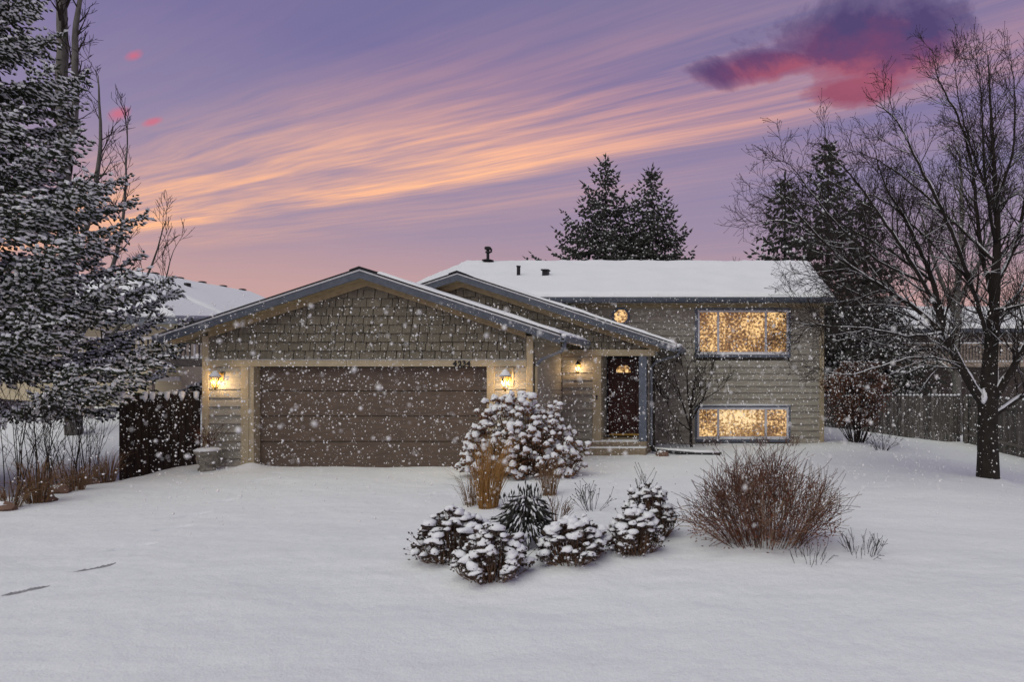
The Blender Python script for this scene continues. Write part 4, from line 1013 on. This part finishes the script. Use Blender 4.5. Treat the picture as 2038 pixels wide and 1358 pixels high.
def hydrangea():
    x, y = -3.72, 12.0; bz = g(x, y, False); rnd = random.Random(61)
    t = thing('hydrangea_bush', 'large hydrangea bush with snow-capped dry flower heads beside the garage', 'bush', (x, y, bz))
    st = MB(); placed = []; tries = 0
    def put(p, sc_):
        h = link('flower_head', rnd.choice(HH), t, p); h.scale = (sc_, sc_, sc_*rnd.uniform(.85,1.15)); h.rotation_euler = (rnd.uniform(-.35,.35), rnd.uniform(-.35,.35), rnd.uniform(0,6.28))
        b0 = Vector((p.x*.25+rnd.uniform(-.1,.1), p.y*.25+rnd.uniform(-.1,.1), -.05)); md = Vector((p.x*.7, p.y*.7, p.z*.55))
        st.tube([b0, md, p+Vector((0,0,-.03))], [.008,.006,.004], 3, 0, False); placed.append(p)
    while len(placed) < 285 and tries < 9000:
        tries += 1
        az = rnd.uniform(math.pi*.98, math.pi*2.02) if rnd.random() < .86 else rnd.uniform(0, math.pi)   # most heads show on the front
        el = rnd.uniform(-.06, 1.5); k = rnd.uniform(.86, 1.02) if rnd.random() < .8 else rnd.uniform(.6,.85)
        bump = 1+.15*noise.noise(Vector((math.cos(az)*2, math.sin(az)*2, el*2)))
        p = Vector((math.cos(az)*math.cos(el)*1.22*k*bump, math.sin(az)*math.cos(el)*.82*k, .12+math.sin(el)*1.30*k*bump))
        if p.x > .3: p.z *= .92
        if min([(p-o).length for o in placed] or [9]) < .098: continue
        put(p, rnd.uniform(.55,1.3))
    for (px_, py_) in ((985,795),(1012,792),(965,800),(1037,800),(1060,808),(1095,812),(1115,806),(1112,815),(990,812),(950,820)):
        q = P(px_, py_, 11.9)-Vector((x, y, bz)); put(q, rnd.uniform(.8,1.2))
    o = st.build('stems', M['stem'], t); o['kind'] = 'stuff'
    q = MB()
    for i in range(1500):
        a = rnd.uniform(0,6.28); e = math.sqrt(rnd.random())*.95; zz2 = rnd.uniform(.05,1.1)*math.sqrt(max(.05,1-e*e))
        q.spindle((math.cos(a)*e*1.1, math.sin(a)*e*.72, zz2), (rnd.uniform(-1,1), rnd.uniform(-1,1), rnd.uniform(-1,.6)), rnd.uniform(.05,.10), rnd.uniform(.01,.02), 0, 3)
    o = q.build('dry_leaves', M['leaf'], t); o['kind'] = 'stuff'
hydrangea()
def sedum(label, x, y, w, h, n, seed, tilt=0):
    rnd = random.Random(seed); bz = g(x, y, False)
    t = thing('sedum_plant', label, 'plant', (x, y, bz), 'snow-capped sedum clumps in the front bed'); st, lf, sn = MB(), MB(), MB(); placed = []; tries = 0
    while len(placed) < n and tries < 3000:
        tries += 1
        a = rnd.uniform(0, 6.283); e = math.sqrt(rnd.random())
        lob = 1+.28*noise.noise(Vector((math.cos(a)*1.5+seed, math.sin(a)*1.5, 0)))
        p = Vector((math.cos(a)*w/2*e*lob, math.sin(a)*w/2*e*.9*lob, h*(1-.75*e**2.6)*rnd.uniform(.78,1.06)*(1+.2*noise.noise(Vector((math.cos(a)*e*2, math.sin(a)*e*2, seed))))))
        if min([(p-o).length for o in placed] or [9]) < .040: continue
        placed.append(p); s_ = rnd.uniform(.55,1.05)+.55*rnd.random()**2
        hd = link('flower_head', rnd.choice(SH if rnd.random() < .82 else SB), t, p); hd.scale = (s_*rnd.uniform(.75,1.15), s_*rnd.uniform(.75,1.05), s_*rnd.uniform(.8,1.3)); hd.rotation_euler = (rnd.uniform(-.2,.2)-.15*math.sin(a)*e, rnd.uniform(-.2,.2)+.2*math.cos(a)*e, rnd.uniform(0,6.28))
        for k in range(3):
            b0 = Vector((p.x*.55+rnd.uniform(-.04,.04), p.y*.55+rnd.uniform(-.04,.04), -.03)); tp = p+Vector((rnd.uniform(-.035,.035), rnd.uniform(-.035,.035), -.012))
            st.tube([b0, b0.lerp(tp,.55)+Vector((p.x*.10,p.y*.10,-.01)), tp], [.0045,.0036,.0026], 3, 0, False)
            for j in range(2): lf.spindle(tp+Vector((rnd.uniform(-.05,.05), rnd.uniform(-.05,.05), rnd.uniform(-.06,.01))), (rnd.uniform(-1,1), rnd.uniform(-1,1), rnd.uniform(-.3,.6)), rnd.uniform(.02,.04), .008, 0, 3)
            if rnd.random() < .7:
                c_ = b0.lerp(tp, rnd.uniform(.15,.8))+Vector((p.x*.08+rnd.uniform(-.02,.02), p.y*.08-.01, 0)); sn.spindle(c_, (rnd.uniform(-1,1), rnd.uniform(-1,1), rnd.uniform(-.2,.5)), rnd.uniform(.02,.05), rnd.uniform(.006,.015), 0, 4, .5)
    for k in range(26):      # bent stalks and stray twigs at the outside
        a = rnd.uniform(0,6.283); b0 = Vector((math.cos(a)*w*.3, math.sin(a)*w*.28, -.02)); tp = Vector((math.cos(a)*w*rnd.uniform(.42,.62), math.sin(a)*w*rnd.uniform(.4,.55), h*rnd.uniform(.1,.7)))
        st.tube([b0, b0.lerp(tp,.5)+Vector((0,0,.03)), tp], [.004,.0032,.002], 3, 0, False); lf.spindle(tp, tp-b0, .03, .01, 0, 4)
        if rnd.random() < .5: sn.spindle(tp+Vector((0,0,.012)), (rnd.uniform(-1,1), rnd.uniform(-1,1), .1), .04, .014, 0, 4, .5)
    o = st.build('stems', M['stem'], t); o['kind'] = 'stuff'
    o = lf.build('seed_heads', M['head2'], t); o['kind'] = 'stuff'
    o = sn.build('stem_snow', M['snow'], t); o['kind'] = 'stuff'
sedum('widest sedum clump, leftmost of the snow-capped front bed', -2.76, 6.5, .80, .46, 105, 71)
sedum('front sedum clump nearest the camera, with snowy dark heads', -2.15, 5.92, .62, .44, 84, 72)
sedum('middle sedum clump right of the dark drooping plant', -1.48, 6.3, .64, .40, 82, 73)
sedum('right front sedum clump with reddish upright stems', -.905, 6.6, .56, .44, 66, 74)
sedum('tall back sedum clump with wide snow plates at the right of the bed', -.84, 7.35, .70, .56, 84, 75)

def grass_clump(label, x, y, h, w, n, mm, seed, lean=(0,0), group=None, name='dry_grass', snow=0.0, wid=.004, curl=.35, root=.22):
    rnd = random.Random(seed); t = thing(name, label, 'grass', (x, y, g(x, y, False)), group); q, s = MB(), MB()
    for i in range(n):
        a = rnd.uniform(0,6.283); e = math.sqrt(rnd.random()); b = Vector((math.cos(a)*e*w*root, math.sin(a)*e*w*root, -.03))
        hh = h*rnd.uniform(.45,1.05); out = Vector((math.cos(a)*e*w*.5+lean[0]*hh+rnd.gauss(0,.07)*hh, math.sin(a)*e*w*.5+lean[1]*hh+rnd.gauss(0,.07)*hh, 0))
        pts = [b, b+out*.25+Vector((0,0,hh*.45)), b+out*.6+Vector((0,0,hh*.82)), b+out*(1+curl*rnd.random())+Vector((0,0,hh*(1-curl*rnd.random()*.5)))]
        q.tube(pts, [wid, wid*.9, wid*.7, wid*.25], 3, 0, False)
        if snow and rnd.random() < snow: s.tube([pts[1]+Vector((0,0,.012)), pts[2]+Vector((0,0,.014)), pts[3]+Vector((0,0,.01))], [.004,.011,.004], 4, 0, False)
    o = q.build('blades', M[mm], t); o['kind'] = 'stuff'
    if s.f: o = s.build('blade_snow', M['snow'], t); o['kind'] = 'stuff'
    return t
grass_clump('tall golden dry grass clump in front of the hydrangea', X(972,9.1), 9.1, 1.15, .50, 250, 'grass', 81, (.09,0), root=.26, wid=.0032)
grass_clump('shorter pale dry grass clump at the right foot of the hydrangea', X(1092,10.0), 10.0, .66, .40, 120, 'grass2', 82, root=.3, wid=.003)
def drooping(x, y):
    rnd = random.Random(83); t = thing('drooping_plant', 'dark mound of drooping snowy leaves in the middle of the bed', 'plant', (x, y, g(x, y, False))); q, s_ = MB(), MB()
    for i in range(760):
        az = rnd.uniform(0, 6.283); el = rnd.uniform(.0, 1.5); k = rnd.uniform(.7,1.05)
        p = Vector((math.cos(az)*math.cos(el)*.25*k, math.sin(az)*math.cos(el)*.24*k, .05+math.sin(el)**.55*.46*k))
        d = Vector((math.cos(az)*.6, math.sin(az)*.6, -.9+rnd.uniform(-.2,.9))); L = rnd.uniform(.09,.17)
        q.spindle(p, d, L, rnd.uniform(.009,.016), 0, 3, .45)
        if rnd.random() < .5: s_.spindle(p+Vector((math.cos(az)*.008, math.sin(az)*.008, .012)), d+Vector((0,0,.1)), L*rnd.uniform(.4,.8), rnd.uniform(.008,.015), 0, 4, .4)
    for i in range(46):
        a_ = rnd.uniform(0,6.283); e = rnd.random()*.2; b_ = Vector((math.cos(a_)*e, math.sin(a_)*e, .3)); tp = b_+Vector((rnd.uniform(-.08,.08), rnd.uniform(-.08,.08), rnd.uniform(.18,.36)))
        q.tube([b_, tp], [.004,.003], 3, 0, False); q.spindle(tp-Vector((0,0,.05)), (rnd.uniform(-.2,.2), 0, 1), .07, .010, 0, 4)
    o = q.build('leaves', M['darkleaf'], t); o['kind'] = 'stuff'
    o = s_.build('leaf_snow', M['snow'], t); o['kind'] = 'stuff'
drooping(X(1045,6.95), 6.95)
grass_clump('thin pale dry grass tuft left of the golden clump', X(940,9.3), 9.3, .60, .5, 80, 'grass2', 84, wid=.003)
twig_bush('twig_plant', 'thin dark twigs with seed heads behind the middle of the bed', X(1178,8.8), 8.8, 16, .36, .30, 'twig', 85, .0045, 1, (2,3), .016, .04, .12, .3, 'plant', snow=True)
twig_bush('twig_plant', 'low brown twigs between drooping plant and middle sedum', X(1105,7.9), 7.9, 26, .34, .26, 'stem', 86, .004, 1, (2,3), .01, .04, .14, .4, 'plant', snow=True)
twig_bush('twig_plant', 'sparse dark seed stalks rising behind the tall back sedum', X(1275,8.0), 8.0, 9, .62, .28, 'twig', 87, .004, 1, (2,3), .014, .06, .08, .4, 'plant')
twig_bush('twig_plant', 'sparse twigs poking from the snow right of the red-brown bush', X(1715,6.7), 6.7, 26, .24, .30, 'twig', 88, .0036, 1, (2,2), 0, .0, .16, .6, 'plant')
twig_bush('twig_plant', 'few thin twigs in the snow below the red-brown bush', X(1610,6.35), 6.35, 12, .22, .26, 'twig', 89, .0036, 1, (2,2), 0, .0, .16, .6, 'plant')
for i, (a, lab) in enumerate(((1415,'small snowy plant under the left end of the lower window'),(1510,'small snowy plant under the middle of the lower window'),(1578,'small snowy plant right of the lower window'))):
    twig_bush('twig_plant', lab, X(a,17.2), 17.2, 22, .26, .34, 'leaf', 90+i, .007, 1, (2,3), .02, .0, .16, .5, 'plant', snow=True)

# left bed: dead stalks and grasses along the drive
BED = [(-10.15,8.7),(-10.55,9.4),(-11.0,10.1),(-11.4,10.8),(-11.85,11.5),(-12.25,12.2)]
labs = ['bare twig shrub at the left frame edge, nearest the camera','second twig shrub from the left edge along the drive','third twig shrub from the left edge along the drive','fourth twig shrub from the left edge, below the spruce boughs','twig shrub next to the last before the brown fence','twig shrub closest to the brown fence']
for i, (a, b) in enumerate(BED):
    twig_bush('twig_shrub', labs[i], a-.25, b+.2, 9, 2.05-.15*(i % 3), .6, 'twig', 120+i, .010, 2, (2,3,3), .008, .06, .10, .5, group='twig shrubs in the bed along the drive')
labs = ['brown grass clump at the left frame edge','tall brown grass clump second from the left edge','small brown grass clump third from the left edge','brown grass clump fourth from the left, under the spruce','last brown grass clump before the brown fence']
for i, (px_, d_, hh, n) in enumerate(((20,9.1,.45,90),(75,9.5,.75,150),(150,10.4,.5,100),(172,11.3,.45,80),(212,11.9,.7,110))):
    grass_clump(labs[i], X(px_,d_), d_, hh, .5, n, 'grass2', 140+i, group='dry grass clumps in the bed along the drive')
for i, (px_, d_, r_, lb) in enumerate(((8,8.9,.12,'low dark stone at the left frame edge of the bed'),(95,9.6,.10,'stone edging piece under the tall brown grass'),(120,10.2,.13,'flat stone edging piece left of the footprints'),(185,11.3,.10,'small stone edging piece near the brown fence'))):
    rock(X(px_,d_), d_, r_, lb, 5+i, 'edging stones of the left bed')

# urn with dead plant
ux, uy = X(413,12.75), 12.75; uz = g(ux, uy, False)
t = thing('garden_urn', 'weathered stone urn with snow and dead stalks at the garage corner', 'planter', (ux, uy, uz))
q = MB(); q.lathe([(.15,-.04),(.16,.04),(.13,.07),(.12,.10),(.17,.16),(.19,.26),(.18,.31),(.205,.34),(.225,.37),(.225,.40),(.19,.40)], 0, 0, 20); q.build('pot', M['urn'], t, True)
q = MB(); q.lathe([(.225,.401),(.23,.425),(.17,.455),(.06,.475)], 0, 0, 16); q.build('snow_cap', M['snow'], t, True)
rnd = random.Random(9); q = MB(); prm = dict(wob=.12, up=.03, rmin=.003, n=[2,3], ang=(.3,.7), len=(.4,.6), t0=.3)
for i in range(34):
    a = rnd.uniform(0,6.28); leafless(q, None, (rnd.uniform(-.1,.1), rnd.uniform(-.1,.1), .40), Vector((math.cos(a)*rnd.uniform(.2,.8), math.sin(a)*.5, 1)), .0045, rnd.uniform(.3,.6), 1, rnd, prm)
o = q.build('dead_stalks', M['redtwig'], t); o['kind'] = 'stuff'

# ------------------------------------------------------------------ fences
def fence(label, p0, p1, pw_, h, mm, snow, seed, dome=True, post_mat=None):
    rnd = random.Random(seed); p0, p1 = Vector(p0), Vector(p1); dv = (p1-p0); L = dv.length; ux_ = dv.normalized(); nrm = Vector((-ux_.y, ux_.x, 0))
    t = thing('fence', label, 'fence', (p0.x, p0.y, 0))
    ang = math.atan2(ux_.y, ux_.x); t.rotation_euler = (0,0,ang)
    n = int(L/pw_); cache = {}
    for i in range(n):
        c = p0+ux_*((i+.5)*pw_); gz = g(c.x, c.y, False); top = h(c)
        q = MB(); w = pw_*.90/2; jz = rnd.uniform(-.012,.012); e = rnd.uniform(-.004,.004); y0_, y1_ = (-.012+e, .012+e)
        prof = [(-w,-.3),(w,-.3),(w,-.05)]+[(w*math.cos(k*math.pi/6), -.05+w*.75*math.sin(k*math.pi/6)) for k in range(1,6)]+[(-w,-.05)]
        if not dome: prof = [(-w,-.3),(w,-.3),(w,-.03),(w*.6,0),(-w*.6,0),(-w,-.03)]
        xc_ = (i+.5)*pw_
        prof2 = [(xc_+a, (gz-.25 if b == -.3 else top+b+jz)) for a, b in prof]
        q.exy(prof2, y0_, y1_)
        pl = q.build('plank', M[mm], t)
        if rnd.random() < snow:
            q = lump(1, w*1.02, .03, .05, i, 1, .2)
            if dome and rnd.random() < .75: q.v = [(a, b-.012, c_-(.10*max(0,.3-c_/.05) if c_ < .02 else 0)) for a, b, c_ in q.v]
            o = q.build('plank_snow', M['snow'], pl, True); o.location = (xc_, 0, top+jz-.02+(.03 if not dome else 0))
    hh = h(p0)
    for zr in (.3, hh-g(p0.x,p0.y,False)-.35):
        q = MB(); z0, z1 = g(p0.x,p0.y,False)+zr, g(p1.x,p1.y,False)+zr
        q.add([(0,.013,z0),(L,.013,z1),(L,.013,z1+.09),(0,.013,z0+.09),(0,.05,z0),(L,.05,z1),(L,.05,z1+.09),(0,.05,z0+.09)], [(0,1,2,3),(4,7,6,5),(0,4,5,1),(3,2,6,7),(0,3,7,4),(1,5,6,2)]); q.build('rail', M[mm], t)
    k = 0
    while k*2.4 <= L+.01:
        c = p0+ux_*min(k*2.4, L); q = MB(); q.box(k*2.4-.05, k*2.4+.05, .051, .15, g(c.x,c.y,False)-.2, h(c)-.02); q.build('post', M[mm], t); k += 1
    return t
xf0 = X(240, 13.1)
fence('dark brown scalloped-top fence between spruce and garage', (xf0, 13.08, 0), (GXL-.02, 13.25, 0), .142, lambda c: 1.56, 'fence', .6, 201)
fx = 9.4
fence('grey board fence running behind the yard, seen left of the bare tree trunk', (2.4, 24.5, 0), (fx, 24.5, 0), .145, lambda c: 1.18, 'fence2', .9, 202, False)
fence('grey board fence running towards the camera at the right edge', (fx, 14.2, 0), (fx, 24.45, 0), .145, lambda c: 1.18, 'fence2', .5, 203, False)

# ------------------------------------------------------------------ neighbours
def poly_prism(q, top, th, m=0):
    n = len(top); q.add([tuple(p) for p in top]+[(p[0],p[1],p[2]-th) for p in top], [tuple(range(n)), tuple(reversed(range(n,2*n)))]+[(i,i+n,(i+1)%n+n,(i+1)%n) for i in range(n)], m)
# left neighbour
nh = thing('neighbour_house', 'beige neighbouring house with snowy roofs behind the left spruce', 'house', (-26, 26, 0))
I2 = Matrix.Translation(nh.location).inverted()
def np_(nm, q, mm, par=None, sm=False):
    o = q.build(nm, M[mm], par or nh, sm)
    if par is None: o.matrix_parent_inverse = I2
    return o
gz = g(-22, 23, False)
NW = MB(); NW.box(-36, -19.4, 22.6, 36, gz-1.2, 3.95)
nwall = np_('wall', NW, 'nwall')
NU = MB(); NU.exy([(-32.3, 3.9), (-20.9, 3.9), (-20.9, 4.3), (-24.5, 6.05), (-28.5, 4.1), (-32.3, 3.9)][:5], 26.3, 32.2)
np_('upper_wall', NU, 'nwall')
rx, rz = -24.5, 6.28; sl_ = .48; ry0, ry1 = 25.9, 32.6
q = MB(); top = [(rx, ry0, rz), (rx+4.3, ry0, rz-4.3*sl_), (rx+4.3, ry1+1.0, rz-4.3*sl_), (rx, ry1, rz)]; poly_prism(q, top[::-1], .2)
nr = np_('upper_roof', q, 'gutter')
np_('roof_snow', snow_sheet((rx+.02, ry0+.08, rz), (rx+4.3, ry0+.08, rz-4.3*sl_), (rx+4.3, ry1+1.0, rz-4.3*sl_), (rx+.02, ry1, rz), 20, 20, .13, .03, 31), 'snow', nr, True)
q = MB(); top = [(rx-4.3, ry0, rz-4.3*sl_), (rx, ry0, rz), (rx, ry1, rz), (rx-4.3, ry1, rz-4.3*sl_)]; poly_prism(q, top[::-1], .2); np_('upper_roof', q, 'gutter')
for k in range(5):
    q = MB(); y_ = ry0+1.3+k*1.25; q.lathe([(.16, rz+.08), (.16, rz+.13), (.09, rz+.15)], rx, y_, 8); np_('ridge_vent', q, 'black', nr)
q = MB(); q.box(rx+1.0, rx+1.15, 27.5, 27.7, rz-.6, rz-.25); np_('roof_vent', q, 'black', nr)
q = MB(); top = [(-37, 21.9, 3.95), (-18.9, 21.9, 3.95), (-20.2, 25.9, 4.28), (-24.4, 25.9, 6.0), (-37, 25.9, 6.0)]; poly_prism(q, top, .16)
nl = np_('lower_roof', q, 'gutter')
q = MB(); top = [(-36.9, 22.0, 4.05), (-19.1, 22.0, 4.05), (-20.4, 25.88, 4.42), (-24.4, 25.88, 6.12), (-36.9, 25.88, 6.12)]; poly_prism(q, top, .1); np_('roof_snow', q, 'snow', nl)
q = MB(); q.box(-37, -18.9, 21.86, 21.9, 3.74, 3.96); np_('fascia_board', q, 'gutter', nl)
# siding lines and a band on the neighbour's front
for k, zc in enumerate((2.35, 1.75)):
    q = MB(); q.box(-36, -19.42, 22.55, 22.6, zc, zc+.16); np_('band_board', q, 'nrail', nwall)
for i in range(4):
    q = MB(); xw = -22.2-i*2.6; q.box(xw, xw+1.0, 22.56, 22.6, 2.7, 3.55); w = np_('window', q, 'frame', nwall)
    q = MB(); q.box(xw+.08, xw+.92, 22.545, 22.56, 2.78, 3.47); np_('window_pane', q, 'black', nwall)
# its deck with railing
dz = 2.48
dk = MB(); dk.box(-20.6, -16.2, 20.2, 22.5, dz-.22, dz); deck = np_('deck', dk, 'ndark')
q = MB(); q.box(-20.6, -16.2, 20.18, 20.26, dz+.62, dz+.70); np_('rail', q, 'nrail', deck)
for i in range(30):
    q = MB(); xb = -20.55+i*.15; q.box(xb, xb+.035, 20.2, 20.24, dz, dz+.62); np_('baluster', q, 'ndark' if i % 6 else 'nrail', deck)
for i in range(3):
    q = MB(); xb = -20.5+i*2.0; q.box(xb, xb+.12, 20.3, 20.42, gz-1, dz-.22); np_('post', q, 'nwood', deck)
np_('deck_snow', snow_sheet((-20.6,20.2,dz), (-16.2,20.2,dz), (-16.2,22.4,dz), (-20.6,22.4,dz), 14, 6, .09, .03, 44), 'snow', deck, True)

# right neighbour
n2 = thing('neighbour_house', 'brown neighbouring house with snowy roof and raised deck beyond the right fence', 'house', (14, 34, -.6))
I2 = Matrix.Translation(n2.location).inverted()
def np2(nm, q, mm, par=None, sm=False):
    o = q.build(nm, M[mm], par or n2, sm)
    if par is None: o.matrix_parent_inverse = I2
    return o
Y2 = 33.0
q = MB(); q.box(6.6, 26, Y2, Y2+9, -1.2, 4.45); w2 = np2('wall', q, 'nwall2')
q = MB(); q.exx([(Y2-.6, 4.40), (Y2+4.5, 5.95), (Y2+9.6, 4.40), (Y2+9.6, 4.22), (Y2-.6, 4.22)][::-1], 6.2, 26.4); r2 = np2('roof', q, 'roofing')
np2('roof_snow', snow_sheet((6.2, Y2-.65, 4.41), (26.4, Y2-.65, 4.41), (26.4, Y2+4.7, 6.03), (6.2, Y2+4.7, 6.03), 40, 10, .16, .03, 51), 'snow', r2, True)
q = MB(); q.box(6.2, 26.4, Y2-.7, Y2-.62, 4.2, 4.40); np2('fascia_board', q, 'fascia', r2)
for i in range(6):
    xw = 8.2+i*2.7; q = MB(); q.box(xw, xw+1.3, Y2-.05, Y2, 2.9, 4.0) ; ww = np2('window', q, 'nwood', w2)
    q = MB(); q.box(xw+.1, xw+1.2, Y2-.06, Y2-.051, 3.0, 3.9); np2('window_pane', q, 'black', w2)
dz = 2.62; yd = Y2-2.6
q = MB(); q.box(7.0, 20, yd, Y2-.02, dz-.22, dz); d2 = np2('deck', q, 'nwood')
q = MB(); q.box(7.0, 20, yd-.03, yd+.05, dz+.82, dz+.9); np2('rail', q, 'nwood', d2)
for i in range(86):
    xb = 7.0+i*.15; q = MB(); q.box(xb, xb+.045, yd, yd+.04, dz, dz+.82); np2('baluster', q, 'nwood', d2)
for i in range(7):
    xb = 7.2+i*2.05; q = MB(); q.box(xb, xb+.14, yd+.06, yd+.2, -1.2, dz-.22); np2('post', q, 'nrail', d2)
np2('deck_snow', snow_sheet((7.0,yd+.06,dz), (20,yd+.06,dz), (20,Y2-.1,dz), (7.0,Y2-.1,dz), 30, 5, .1, .03, 55), 'snow', d2, True)
q = MB(); q.tube([(7.0,yd+.01,dz+.91),(13,yd+.01,dz+.915),(20,yd+.01,dz+.91)], .045, 6); np2('rail_snow', q, 'snow', d2, True)

# ------------------------------------------------------------------ falling snow
def snowfall():
    rnd = random.Random(334); q = MB()
    def flake(x, y, z, r):
        d = Vector((rnd.uniform(-.5,.5), rnd.uniform(-.5,.5), 1)); q.spindle((x, y, z), d, r*2*rnd.uniform(.8,1.4), r*rnd.uniform(.7,1.1), 0, 4, .5)
    n = 0
    while n < 25000:
        y = rnd.uniform(7.5, 17.2); x = rnd.uniform(-14, 8); z = rnd.uniform(.05, 3.9)
        if y > DG-.1 and x < GXR+.1: continue
        if z > 1.5+y*.16: continue
        flake(x, y, z, .0036+.0130*rnd.random()**4); n += 1
    for i in range(2600):
        y = rnd.uniform(4.0, 7.5); flake(rnd.uniform(-.9*y, .35*y), y, rnd.uniform(.8, 2.4), .003+.006*rnd.random()**3)
    for i in range(1100):          # flakes close to the lens, out of focus
        y = rnd.uniform(1.1, 3.6); flake(rnd.uniform(-.95*y, .35*y), y, rnd.uniform(1.70-.12*y, 1.90+.10*y), .0018+.0042*rnd.random()**3)
    o = tag(q.build('falling_snow', M['flake'], None, True), 'snowflakes drifting down in front of the house', 'snow', kind='stuff')
snowfall()
